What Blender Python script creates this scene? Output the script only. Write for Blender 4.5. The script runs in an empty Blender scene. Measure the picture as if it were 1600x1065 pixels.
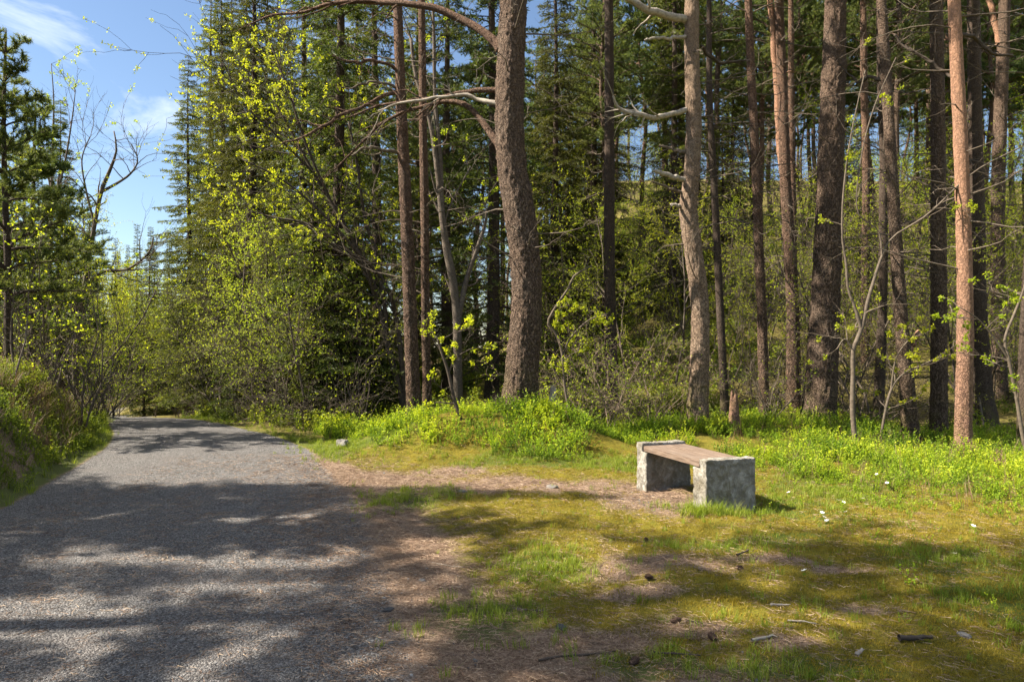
import bpy, math, random
import numpy as np
from mathutils import Vector

scene = bpy.context.scene
COL = scene.collection
R = math.radians

# ------------------------------------------------------------------ camera, sky, sun, exposure
F = 1600 * 24 / 36.0          # focal length in pixels of the 1600 px wide photograph
EYE = 1.69
cam_d = bpy.data.cameras.new('camera')
cam_d.lens = 24; cam_d.sensor_width = 36
cam_d.shift_y = 7.5 / 1600
cam_d.clip_start = 0.05; cam_d.clip_end = 900
cam_d.dof.use_dof = True; cam_d.dof.focus_distance = 8.0; cam_d.dof.aperture_fstop = 5.6
cam = bpy.data.objects.new('camera', cam_d); COL.objects.link(cam)
cam.location = (0, 0, EYE); cam.rotation_euler = (R(90), 0, 0)
scene.camera = cam

SUN_EL = R(46)
SUN_AZ = math.atan2(-1.0, -0.07)            # from +Y, clockwise
world = bpy.data.worlds.new('World'); scene.world = world; world.use_nodes = True
wn = world.node_tree; wn.nodes.clear()
w_out = wn.nodes.new('ShaderNodeOutputWorld'); w_bg = wn.nodes.new('ShaderNodeBackground')
sky = wn.nodes.new('ShaderNodeTexSky'); sky.sky_type = 'NISHITA'; sky.sun_disc = False
sky.sun_elevation = SUN_EL; sky.sun_rotation = SUN_AZ
sky.air_density = 1.0; sky.dust_density = 0.3; sky.ozone_density = 2.0
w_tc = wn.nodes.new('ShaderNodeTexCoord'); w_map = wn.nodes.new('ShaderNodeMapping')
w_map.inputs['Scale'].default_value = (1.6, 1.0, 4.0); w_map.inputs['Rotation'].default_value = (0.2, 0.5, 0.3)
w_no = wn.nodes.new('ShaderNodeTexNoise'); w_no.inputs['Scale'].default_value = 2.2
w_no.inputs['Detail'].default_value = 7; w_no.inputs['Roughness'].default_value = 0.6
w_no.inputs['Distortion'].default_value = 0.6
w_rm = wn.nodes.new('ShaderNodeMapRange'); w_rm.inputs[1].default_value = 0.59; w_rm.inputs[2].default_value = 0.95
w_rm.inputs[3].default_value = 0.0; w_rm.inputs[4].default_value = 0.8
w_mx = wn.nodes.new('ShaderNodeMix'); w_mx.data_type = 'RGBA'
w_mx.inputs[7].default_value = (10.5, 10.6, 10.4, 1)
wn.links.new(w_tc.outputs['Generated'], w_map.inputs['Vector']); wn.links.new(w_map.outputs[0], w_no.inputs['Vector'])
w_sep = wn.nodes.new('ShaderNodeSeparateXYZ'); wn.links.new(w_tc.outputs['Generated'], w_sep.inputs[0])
w_hi = wn.nodes.new('ShaderNodeMapRange'); w_hi.inputs[1].default_value = 0.45; w_hi.inputs[2].default_value = 0.75; w_hi.inputs[3].default_value = 0.0; w_hi.inputs[4].default_value = 0.34  # unseen cloud added high overhead to whiten and raise the fill light
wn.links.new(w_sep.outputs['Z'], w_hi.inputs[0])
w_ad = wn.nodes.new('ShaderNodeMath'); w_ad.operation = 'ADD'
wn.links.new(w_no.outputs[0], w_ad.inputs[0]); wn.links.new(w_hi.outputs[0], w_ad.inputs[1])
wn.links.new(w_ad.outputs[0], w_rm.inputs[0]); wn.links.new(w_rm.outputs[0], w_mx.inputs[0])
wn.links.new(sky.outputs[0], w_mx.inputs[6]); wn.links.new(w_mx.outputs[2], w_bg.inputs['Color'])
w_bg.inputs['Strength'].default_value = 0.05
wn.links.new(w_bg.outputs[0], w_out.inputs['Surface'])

sun_d = bpy.data.lights.new('sun', 'SUN'); sun_d.energy = 5.0; sun_d.angle = R(0.53); sun_d.color = (1.0, 0.90, 0.74)
sun = bpy.data.objects.new('sun', sun_d); COL.objects.link(sun)
S = Vector((math.sin(SUN_AZ) * math.cos(SUN_EL), math.cos(SUN_AZ) * math.cos(SUN_EL), math.sin(SUN_EL)))
sun.rotation_euler = S.to_track_quat('Z', 'Y').to_euler(); sun.location = (-20, 10, 30)

scene.view_settings.view_transform = 'Standard'; scene.view_settings.look = 'None'
scene.view_settings.exposure = 1.92; scene.view_settings.gamma = 1
scene.render.engine = 'CYCLES'
cy = scene.cycles
cy.use_denoising = True; cy.max_bounces = 6; cy.diffuse_bounces = 4; cy.glossy_bounces = 2
cy.transmission_bounces = 4; cy.transparent_max_bounces = 4; cy.sample_clamp_indirect = 4
cy.use_adaptive_sampling = True; cy.adaptive_threshold = 0.02
scene.render.film_transparent = False

# ------------------------------------------------------------------ numeric helpers
def hash3(ix, iy, iz, seed):
    with np.errstate(over='ignore'):
        h = (ix.astype(np.int64).astype(np.uint32) * np.uint32(374761393)
             + iy.astype(np.int64).astype(np.uint32) * np.uint32(668265263)
             + iz.astype(np.int64).astype(np.uint32) * np.uint32(2246822519)
             + np.uint32((seed * 3266489917) & 0xffffffff))
        h = (h ^ (h >> np.uint32(13))) * np.uint32(1274126177)
        h = h ^ (h >> np.uint32(16))
    return h.astype(np.float64) / 4294967295.0

def vn3(x, y, z, seed=0):
    x, y, z = np.broadcast_arrays(np.asarray(x, float), np.asarray(y, float), np.asarray(z, float))
    fx, fy, fz = np.floor(x), np.floor(y), np.floor(z)
    u, v, w = x - fx, y - fy, z - fz
    u = u * u * (3 - 2 * u); v = v * v * (3 - 2 * v); w = w * w * (3 - 2 * w)
    r = 0
    for a in (0, 1):
        for b in (0, 1):
            for c in (0, 1):
                r = r + hash3(fx + a, fy + b, fz + c, seed) * (u if a else 1 - u) * (v if b else 1 - v) * (w if c else 1 - w)
    return r

def fbm(x, y, z=0.0, seed=0, octv=4):
    r, a, t = 0, 1.0, 0
    x = np.asarray(x, float); y = np.asarray(y, float); z = np.asarray(z, float)
    for i in range(octv):
        r = r + a * vn3(x, y, z, seed + i); t += a; a *= 0.5
        x, y, z = x * 2.03, y * 2.03, z * 2.03
    return r / t

def sstep(a, b, x):
    t = np.clip((np.asarray(x, float) - a) / (b - a), 0, 1)
    return t * t * (3 - 2 * t)

def nrm(a):
    a = np.asarray(a, float)
    return a / np.maximum(np.linalg.norm(a, axis=-1, keepdims=True), 1e-9)

def px2w(px, py, d):
    return np.array([(px - 800) / F * d, d, EYE + (540 - py) / F * d])

def gpt(px, py):
    """a point of the nearly level foreground"""
    d = EYE * F / (py - 540.0)
    return (px - 800) / F * d, d

class B:
    """collects pieces of one mesh"""
    def __init__(s): s.V = []; s.Q = []; s.T = []; s.A = []; s.n = 0
    def add(s, v, q=None, t=None, a=0.0):
        v = np.asarray(v, float).reshape(-1, 3)
        if q is not None and len(q): s.Q.append(np.asarray(q, int).reshape(-1, 4) + s.n)
        if t is not None and len(t): s.T.append(np.asarray(t, int).reshape(-1, 3) + s.n)
        s.V.append(v); s.A.append(np.broadcast_to(np.asarray(a, float), (len(v),)).copy()); s.n += len(v)
    def arr(s):
        V = np.concatenate(s.V) if s.V else np.zeros((0, 3))
        Q = np.concatenate(s.Q) if s.Q else np.zeros((0, 4), int)
        T = np.concatenate(s.T) if s.T else np.zeros((0, 3), int)
        A = np.concatenate(s.A) if s.A else np.zeros(0)
        return V, Q, T, A
    def mesh(s, name, mat, smooth=True, extra=None):
        V, Q, T, A = s.arr()
        return mk_mesh(name, V, Q, T, mat, dict({'v': A}, **(extra or {})), smooth)

def mk_mesh(name, V, Q, T, mat, attrs=None, smooth=True):
    me = bpy.data.meshes.new(name)
    me.vertices.add(len(V)); me.vertices.foreach_set('co', np.ascontiguousarray(V, dtype=np.float32).ravel())
    nq, nt = len(Q), len(T)
    me.loops.add(nq * 4 + nt * 3)
    me.loops.foreach_set('vertex_index', np.concatenate([Q.ravel(), T.ravel()]).astype(np.int32))
    me.polygons.add(nq + nt)
    st = np.concatenate([np.arange(nq) * 4, nq * 4 + np.arange(nt) * 3]).astype(np.int32)
    me.polygons.foreach_set('loop_start', st)
    me.polygons.foreach_set('use_smooth', np.full(nq + nt, smooth, dtype=bool))
    for k, a in (attrs or {}).items():
        at = me.attributes.new(k, 'FLOAT', 'POINT'); at.data.foreach_set('value', np.asarray(a, np.float32))
    me.update(calc_edges=True); me.validate()
    if mat: me.materials.append(mat)
    return me

def link(name, me, parent=None, loc=(0, 0, 0), rot=(0, 0, 0), sc=1.0):
    o = bpy.data.objects.new(name, me); COL.objects.link(o)
    o.location = loc; o.rotation_euler = rot
    o.scale = (sc, sc, sc) if np.isscalar(sc) else sc
    if parent: o.parent = parent
    return o

def tag(o, label, cat, group=None, kind=None):
    o['label'] = label; o['category'] = cat
    if group: o['group'] = group
    if kind: o['kind'] = kind
    return o

def struct(o): o['kind'] = 'structure'; return o

def tube(b, P, Rr, seg=6, a=0.0, cap=False, ret=False):
    P = np.asarray(P, float); n = len(P); Rr = np.broadcast_to(np.asarray(Rr, float), (n,))
    T = nrm(np.gradient(P, axis=0))
    m = T.mean(0); ref = np.array([1., 0, 0]) if abs(m[0]) < 0.6 * np.linalg.norm(m) else np.array([0, 0, 1.])
    U = nrm(np.cross(np.broadcast_to(ref, T.shape), T)); W = np.cross(T, U)
    th = np.arange(seg) * 2 * np.pi / seg
    ring = U[:, None] * np.cos(th)[None, :, None] + W[:, None] * np.sin(th)[None, :, None]
    V = P[:, None] + ring * Rr[:, None, None]
    i = np.arange(n - 1)[:, None] * seg; j = np.arange(seg)[None]; k = (j + 1) % seg
    Q = np.stack([i + j, i + k, i + seg + k, i + seg + j], -1).reshape(-1, 4)
    if ret: return V, ring, Q
    av = np.repeat(np.broadcast_to(np.asarray(a, float), (n,)), seg)
    V = V.reshape(-1, 3)
    if cap:
        V = np.vstack([V, P[-1] + T[-1] * Rr[-1] * 0.3]); av = np.append(av, av[-1])
        c = n * seg; base = (n - 1) * seg
        tr = np.stack([base + j[0], base + k[0], np.full(seg, c)], -1)
        b.add(V, Q, tr, av)
    else:
        b.add(V, Q, None, av)

def leaves(b, pos, dirs, L, W, rng, a=0.0):
    """rhombic leaves"""
    n = len(pos); d = nrm(dirs); s = nrm(np.cross(d, nrm(rng.normal(size=(n, 3)))))
    up = np.cross(s, d)
    L = np.broadcast_to(np.asarray(L, float), (n,))[:, None]; W = np.broadcast_to(np.asarray(W, float), (n,))[:, None]
    V = np.stack([pos, pos + d * L * .45 + s * W * .5 + up * W * .16, pos + d * L, pos + d * L * .45 - s * W * .5 + up * W * .16], 1)
    q = np.arange(n * 4).reshape(-1, 4)
    b.add(V.reshape(-1, 3), q, None, np.repeat(np.broadcast_to(np.asarray(a, float), (n,)), 4))

def needles(b, pos, dirs, L, W, rng, a=0.0):
    n = len(pos); d = nrm(dirs); s = nrm(np.cross(d, rng.normal(size=(n, 3))))
    L = np.broadcast_to(np.asarray(L, float), (n,))[:, None]; W = np.broadcast_to(np.asarray(W, float), (n,))[:, None]
    V = np.stack([pos - s * W * .5, pos + s * W * .5, pos + d * L], 1)
    b.add(V.reshape(-1, 3), None, np.arange(n * 3).reshape(-1, 3), np.repeat(np.broadcast_to(np.asarray(a, float), (n,)), 3))

def scatter(b, tmpl, pos, rz, sc, a=None, tilt=None):
    """copies of a template (V,Q,T,A) with a turn, a size and a shade each"""
    V, Q, T, A = tmpl; n = len(pos)
    if n == 0: return
    c, s_ = np.cos(rz), np.sin(rz)
    X = V[None, :, 0] * c[:, None] - V[None, :, 1] * s_[:, None]
    Y = V[None, :, 0] * s_[:, None] + V[None, :, 1] * c[:, None]
    Z = np.broadcast_to(V[None, :, 2], X.shape).copy()
    if tilt is not None:
        X = X + Z * tilt[:, 0:1]; Y = Y + Z * tilt[:, 1:2]
    O = np.stack([X, Y, Z], -1) * sc[:, None, None] + pos[:, None]
    off = (np.arange(n) * len(V))[:, None, None]
    av = np.clip(A[None] + (0 if a is None else a[:, None]), 0, 1)
    b.add(O.reshape(-1, 3), (Q[None] + off).reshape(-1, 4), (T[None] + off).reshape(-1, 3), np.broadcast_to(av, (n, len(V))).reshape(-1))

def merge(b, arr, M=None, off=(0, 0, 0), a=0.0):
    V, Q, T, A = arr
    if M is not None: V = V @ np.asarray(M).T
    b.add(V + np.asarray(off), Q, T, A + a)

def rotz(t): c, s = math.cos(t), math.sin(t); return np.array([[c, -s, 0], [s, c, 0], [0, 0, 1.]])
def roty(t): c, s = math.cos(t), math.sin(t); return np.array([[c, 0, s], [0, 1, 0], [-s, 0, c.real]])

# ------------------------------------------------------------------ materials
class NT:
    def __init__(s, name):
        s.m = bpy.data.materials.new(name); s.m.use_nodes = True; s.t = s.m.node_tree; s.t.nodes.clear()
        s.out = s.t.nodes.new('ShaderNodeOutputMaterial')
    def n(s, typ, **kw):
        nd = s.t.nodes.new(typ)
        for k, v in kw.items():
            if k.startswith('i_'):
                key = k[2:]; key = int(key) if key.isdigit() else key.replace('_', ' ')
                if hasattr(v, 'is_linked') or isinstance(v, bpy.types.NodeSocket): s.t.links.new(v, nd.inputs[key])
                else: nd.inputs[key].default_value = v
            else: setattr(nd, k, v)
        return nd
    def l(s, a, b): s.t.links.new(a, b)
    def attr(s, name): return s.n('ShaderNodeAttribute', attribute_name=name).outputs['Fac']
    def math(s, op, a, b=0.0, clamp=False): return s.n('ShaderNodeMath', operation=op, use_clamp=clamp, i_0=a, i_1=b).outputs[0]
    def mix(s, f, a, b, mode='MIX'):
        return s.n('ShaderNodeMix', data_type='RGBA', blend_type=mode, i_0=f, i_6=a, i_7=b).outputs[2]
    def noise(s, vec, scale, detail=4, rough=.55, dist=0.0):
        kw = dict(i_Scale=scale, i_Detail=detail, i_Roughness=rough, i_Distortion=dist)
        if vec is not None: kw['i_Vector'] = vec
        return s.n('ShaderNodeTexNoise', **kw).outputs[0]
    def ramp(s, fac, stops):
        r = s.n('ShaderNodeValToRGB', i_Fac=fac); e = r.color_ramp.elements
        while len(e) < len(stops): e.new(0.5)
        for i, (p, c) in enumerate(stops):
            e[i].position = p; e[i].color = (*c, 1)
        return r.outputs[0]
    def rng(s, v, a, b, c=0.0, d=1.0): return s.n('ShaderNodeMapRange', i_0=v, i_1=a, i_2=b, i_3=c, i_4=d).outputs[0]
    def mapv(s, vec, sc): return s.n('ShaderNodeMapping', i_Vector=vec, i_Scale=sc).outputs[0]
    def obj(s): return s.n('ShaderNodeTexCoord').outputs['Object']
    def pos(s): return s.n('ShaderNodeNewGeometry').outputs['Position']
    def done(s, col, rough=.8, bump=None, bs=.3, bd=.02, spec=.3):
        p = s.n('ShaderNodeBsdfPrincipled', i_Roughness=rough)
        p.inputs['Specular IOR Level'].default_value = spec
        if isinstance(col, tuple): p.inputs['Base Color'].default_value = (*col, 1)
        else: s.l(col, p.inputs['Base Color'])
        if bump is not None:
            bn = s.n('ShaderNodeBump', i_Height=bump, i_Strength=bs, i_Distance=bd); s.l(bn.outputs[0], p.inputs['Normal'])
        s.l(p.outputs[0], s.out.inputs['Surface']); return s.m

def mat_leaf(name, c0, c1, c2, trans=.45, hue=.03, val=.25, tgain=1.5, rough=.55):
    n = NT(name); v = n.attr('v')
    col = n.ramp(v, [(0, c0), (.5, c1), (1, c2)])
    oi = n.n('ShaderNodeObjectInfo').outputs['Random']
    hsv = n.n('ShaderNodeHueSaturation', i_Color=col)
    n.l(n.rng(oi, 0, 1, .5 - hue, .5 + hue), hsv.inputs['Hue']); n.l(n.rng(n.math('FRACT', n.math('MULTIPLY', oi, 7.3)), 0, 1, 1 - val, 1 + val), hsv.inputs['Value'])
    p = n.n('ShaderNodeBsdfPrincipled', i_Roughness=rough); p.inputs['Specular IOR Level'].default_value = .25
    n.l(hsv.outputs[0], p.inputs['Base Color'])
    t = n.n('ShaderNodeBsdfTranslucent')
    g = n.n('ShaderNodeMix', data_type='RGBA', blend_type='MULTIPLY', i_0=1.0); n.l(hsv.outputs[0], g.inputs[6]); g.inputs[7].default_value = (tgain * 1.05, tgain, tgain * .6, 1)
    n.l(g.outputs[2], t.inputs['Color'])
    mx = n.n('ShaderNodeMixShader', i_0=trans); n.l(p.outputs[0], mx.inputs[1]); n.l(t.outputs[0], mx.inputs[2])
    n.l(mx.outputs[0], n.out.inputs['Surface']); return n.m

def mat_bark(name, low, high, dark, z0=2., z1=6., sc=19., stretch=.2, bs=1.0, bd=.06, moss=.5, pale=.25):
    n = NT(name); o = n.obj()
    mv = n.mapv(o, (1, 1, stretch))
    wob = n.n('ShaderNodeTexNoise', i_Vector=o, i_Scale=9.0, i_Detail=3.0).outputs[1]
    mv2 = n.n('ShaderNodeMix', data_type='RGBA', blend_type='LINEAR_LIGHT', i_0=.11, i_6=mv, i_7=wob).outputs[2]
    vor = n.n('ShaderNodeTexVoronoi', feature='DISTANCE_TO_EDGE', i_Vector=mv2, i_Scale=sc).outputs[0]
    cell = n.n('ShaderNodeTexVoronoi', i_Vector=mv2, i_Scale=sc).outputs['Color']
    fine = n.noise(n.mapv(o, (1, 1, .45)), 60, 5, .65)
    big = n.noise(o, 1.6, 4, .6)
    z = n.n('ShaderNodeSeparateXYZ', i_0=o).outputs[2]
    zf = n.rng(n.math('ADD', z, n.math('MULTIPLY', big, 2.0)), z0 + 1, z1 + 1)
    col = n.mix(zf, (*low, 1), (*high, 1))
    col = n.mix(n.math('MULTIPLY', n.n('ShaderNodeSeparateColor', i_0=cell).outputs[0], .55), col, n.mix(.5, col, (low[0] * 1.7, low[1] * 1.65, low[2] * 1.6, 1)))
    col = n.mix(n.rng(big, .5, .75, 0, pale), col, (.30, .265, .22, 1))
    crack = n.rng(vor, 0, .15, .9, 0)
    col = n.mix(n.math('MULTIPLY', crack, n.rng(zf, 0, 1, .95, .6)), col, (*dark, 1))
    col = n.mix(n.rng(fine, .36, .62, .4, 0), col, (*dark, 1))
    mo = n.math('MULTIPLY', n.rng(z, 1.0, 0.0), n.rng(n.noise(o, 5, 4), .42, .6, 0, moss))
    col = n.mix(mo, col, (.11, .11, .02, 1))
    h = n.math('ADD', n.math('MULTIPLY', n.rng(vor, 0, .16), n.rng(zf, 0, 1, 1., .45)), n.math('MULTIPLY', fine, 1.3))
    return n.done(col, .9, h, bs, bd, .15)

def mat_wood(name, c, c2, scale=(6, 6, 6)):
    n = NT(name); o = n.obj(); f = n.noise(n.mapv(o, scale), 3, 4, .6)
    col = n.mix(n.rng(f, .35, .65), (*c, 1), (*c2, 1))
    return n.done(col, .85, f, .3, .01, .2)

M = {}
M['bark_pine'] = mat_bark('pine bark', (.19, .125, .09), (.22, .13, .09), (.038, .024, .018), 2.5, 7.0)
M['bark_grey'] = mat_bark('grey pine bark', (.19, .135, .10), (.19, .13, .095), (.04, .026, .02), 3, 8, 19)
M['bark_pale'] = mat_bark('pale pine bark', (.215, .155, .112), (.22, .155, .108), (.05, .034, .025), 2, 7, 19, .24, .7, .025, .8, .35)
M['bark_red'] = mat_bark('red pine bark', (.22, .13, .09), (.31, .175, .11), (.06, .034, .026), .6, 4.0, 18, .24, .6, .02, .3, .1)
M['bark_dark'] = mat_bark('dark spruce bark', (.075, .056, .044), (.075, .054, .042), (.02, .014, .011), 2, 8, 26, .5, .6, .02, .4, .12)
M['bark_birch'] = mat_bark('birch bark', (.10, .082, .068), (.13, .105, .085), (.035, .027, .023), 1, 4, 14, 1.6, .4, .01, .3, .5)
M['twig'] = mat_wood('twig bark', (.075, .058, .045), (.13, .105, .08))
M['thicket'] = mat_wood('bare thicket twigs', (.13, .095, .07), (.25, .19, .14))
M['twig_dark'] = mat_wood('dark twig bark', (.035, .027, .022), (.075, .058, .045))
M['dead'] = mat_wood('grey dead wood', (.20, .17, .14), (.34, .30, .25))
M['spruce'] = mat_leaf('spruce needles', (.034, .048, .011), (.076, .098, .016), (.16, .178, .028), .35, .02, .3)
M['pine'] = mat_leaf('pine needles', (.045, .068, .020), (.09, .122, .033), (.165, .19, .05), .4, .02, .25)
M['fresh'] = mat_leaf('fresh leaves', (.15, .22, .014), (.26, .32, .016), (.38, .41, .028), .55, .015, .15, 1.6)
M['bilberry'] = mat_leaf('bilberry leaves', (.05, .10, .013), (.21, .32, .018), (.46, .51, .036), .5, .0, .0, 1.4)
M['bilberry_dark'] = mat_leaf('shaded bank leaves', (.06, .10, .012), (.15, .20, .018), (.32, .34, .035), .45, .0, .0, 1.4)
M['grass'] = mat_leaf('grass blades', (.085, .135, .012), (.17, .235, .018), (.31, .31, .07), .4, .0, .0, 1.4)
M['straw'] = mat_leaf('dry straw', (.11, .06, .035), (.20, .13, .08), (.33, .26, .17), .2, .0, .0, 1.2)
M['needle'] = mat_leaf('fallen needles', (.085, .048, .032), (.22, .14, .095), (.42, .31, .21), .05, .0, .0, 1.0)
M['moss'] = mat_leaf('moss tips', (.10, .088, .009), (.215, .165, .014), (.33, .25, .03), .3, .0, .0, 1.3)
M['heather'] = mat_leaf('dried heather', (.12, .06, .04), (.22, .12, .085), (.33, .2, .15), .25, .0, .0, 1.2)

def mat_ground():
    n = NT('forest floor'); p = n.pos()
    gr, di, gs, hl = n.attr('gravel'), n.attr('dirt'), n.attr('grassy'), n.attr('hill')
    n1 = n.noise(p, 1.7, 5, .6); n2 = n.noise(p, 9, 5, .65); n3 = n.noise(p, 70, 4, .7); n4 = n.noise(p, 260, 3, .7)
    moss = n.ramp(n.math('ADD', n.math('MULTIPLY', n1, .5), n.math('MULTIPLY', n2, .5)), [(.3, (.080, .075, .010)), (.5, (.19, .150, .014)), (.68, (.29, .215, .028))])
    moss = n.mix(n.rng(n3, .35, .65, .75, 0), moss, (.045, .045, .008, 1))
    moss = n.mix(n.rng(n1, .5, .62, 0, .35), moss, (.095, .115, .014, 1))
    lit = n.ramp(n3, [(.3, (.060, .038, .027)), (.5, (.185, .128, .092)), (.68, (.36, .275, .20))])
    lit = n.mix(n.rng(n2, .4, .7, .0, .45), lit, (.17, .12, .085, 1))
    hill = n.ramp(n.math('ADD', n.math('MULTIPLY', n1, .45), n.math('MULTIPLY', n2, .55)), [(.34, (.05, .038, .016)), (.5, (.105, .088, .026)), (.66, (.19, .165, .035))])
    dm = n.rng(n.math('ADD', di, n.math('SUBTRACT', n.math('ADD', n.math('MULTIPLY', n2, .7), n.math('MULTIPLY', n3, .35)), .52)), .38, .62)
    col = n.mix(dm, moss, lit)
    gsm = n.rng(n.math('ADD', gs, n.math('SUBTRACT', n2, .5)), .35, .7, 0, .8)
    col = n.mix(gsm, col, (.055, .085, .012, 1))
    col = n.mix(hl, col, hill)
    # gravel
    vor = n.n('ShaderNodeTexVoronoi', i_Vector=p, i_Scale=80.0, i_Randomness=1.0)
    vor2 = n.n('ShaderNodeTexVoronoi', i_Vector=p, i_Scale=190.0, i_Randomness=1.0)
    cg = n.n('ShaderNodeSeparateColor', i_0=vor.outputs['Color']).outputs[0]
    cg2 = n.n('ShaderNodeSeparateColor', i_0=vor2.outputs['Color']).outputs[1]
    gcol = n.ramp(n.math('ADD', n.math('MULTIPLY', cg, .5), n.math('MULTIPLY', cg2, .5)), [(.15, (.062, .060, .061)), (.5, (.142, .137, .137)), (.85, (.295, .285, .28))])
    gcol = n.mix(n.rng(vor.outputs['Distance'], .5, .85), gcol, (.045, .042, .043, 1))
    gcol = n.mix(n.rng(n1, .42, .7, 0, .3), gcol, (.14, .118, .108, 1))
    gm = n.rng(n.math('ADD', gr, n.math('SUBTRACT', n.math('ADD', n.math('MULTIPLY', n2, .6), n.math('MULTIPLY', n3, .5)), .55)), .36, .64)
    col = n.mix(gm, col, gcol)
    gb = n.math('ADD', n.rng(vor.outputs['Distance'], 0, .8, 1, 0), n.math('MULTIPLY', n.rng(vor2.outputs['Distance'], 0, .8, 1, 0), .45))
    ob = n.math('ADD', n.math('MULTIPLY', n3, 1.0), n.math('MULTIPLY', n4, .6))
    hb = n.n('ShaderNodeMix', data_type='FLOAT', i_0=gm, i_2=ob, i_3=gb).outputs[0]
    return n.done(col, .92, hb, .9, .018, .15)
M['ground'] = mat_ground()

def mat_stone():
    n = NT('rough granite'); o = n.obj()
    a = n.noise(o, 9, 7, .7, .6); b = n.noise(o, 38, 6, .75); c = n.noise(n.mapv(o, (1, 1, .45)), 5.5, 6, .68, 1.0)
    col = n.ramp(a, [(.30, (.10, .09, .072)), (.5, (.205, .19, .165)), (.70, (.40, .385, .355))])
    col = n.mix(n.rng(c, .44, .64, 0, .6), col, (.115, .095, .055, 1))
    col = n.mix(n.rng(b, .60, .72, 0, .7), col, (.52, .52, .50, 1))
    col = n.mix(n.rng(b, .32, .42, .7, 0), col, (.07, .068, .06, 1))
    vo = n.n('ShaderNodeTexVoronoi', i_Vector=o, i_Scale=11.0, feature='SMOOTH_F1').outputs[0]
    h = n.math('ADD', n.math('MULTIPLY', b, .5), n.math('ADD', a, n.math('MULTIPLY', vo, .6)))
    return n.done(col, .9, h, .9, .03, .2)
M['stone'] = mat_stone()

def mat_plank():
    n = NT('weathered plank'); o = n.obj()
    g = n.noise(n.mapv(o, (22, 1.2, 22)), 2.2, 6, .7, .5); b = n.noise(o, 3.5, 4, .6)
    wv = n.noise(n.mapv(o, (70, 2.5, 70)), 2.0, 3, .6)
    col = n.ramp(g, [(.32, (.070, .046, .032)), (.5, (.150, .106, .078)), (.68, (.24, .18, .14))])
    col = n.mix(n.rng(b, .46, .7, 0, .4), col, (.175, .145, .125, 1))
    col = n.mix(n.rng(wv, .32, .46, .6, 0), col, (.085, .055, .04, 1))
    return n.done(col, .72, n.math('ADD', g, wv), .35, .006, .3)
M['plank'] = mat_plank()

def mat_rock(name, a, b_):
    n = NT(name); o = n.obj(); f = n.noise(o, 18, 5, .65)
    v = n.attr('v'); col = n.mix(v, (*a, 1), (*b_, 1)); col = n.mix(n.rng(f, .35, .65, .5, 0), col, (a[0] * .5, a[1] * .5, a[2] * .5, 1))
    return n.done(col, .85, f, .4, .006, .25)
M['pebble'] = mat_rock('gravel stone', (.06, .058, .059), (.265, .257, .252))
M['rock'] = mat_rock('pale stone', (.15, .14, .13), (.26, .25, .235))
M['petal'] = mat_leaf('white petals', (.75, .75, .74), (.8, .8, .8), (.85, .85, .84), .3, 0, 0, 1.0)
M['lichen'] = mat_leaf('grey lichen', (.25, .27, .26), (.38, .41, .40), (.5, .53, .52), .2, 0, 0, 1.0)
M['cone'] = mat_wood('pine cone scales', (.05, .03, .022), (.12, .075, .052), (60, 60, 60))

# ------------------------------------------------------------------ terrain
PY = np.array([-60, -6, 0, 3.4, 5.2, 7.1, 9, 11.3, 13.5, 15.7, 20, 24, 29, 36, 46, 80.])
PX = np.array([2., -.3, -1.3, -2.3, -2.85, -3.4, -4.1, -5.05, -6.35, -7.95, -10.5, -12.9, -16.6, -23., -36., -80.])
PHW = np.array([1.9, 1.9, 1.9, 1.95, 1.95, 1.9, 1.78, 1.65, 1.5, 1.32, 1.2, 1.2, 1.25, 1.3, 1.4, 1.5])
_yy = np.linspace(-60, 80, 1401); _k = np.hanning(25); _k /= _k.sum()
def _sm(a): return np.convolve(np.pad(a, 12, mode='edge'), _k, 'valid')
_cx = _sm(np.interp(_yy, PY, PX)); _hw = _sm(np.interp(_yy, PY, PHW))
_zb = _sm(np.interp(_yy, [-60, 0, 11.5, 15.7, 20, 24, 30, 40, 60], [0.2, 0, 0, -.10, -.47, -.86, -1.5, -2.2, -2.5]))
def path_c(y): return np.interp(y, _yy, _cx)
def path_h(y): return np.interp(y, _yy, _hw)
def zbase(y): return np.interp(y, _yy, _zb)

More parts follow.
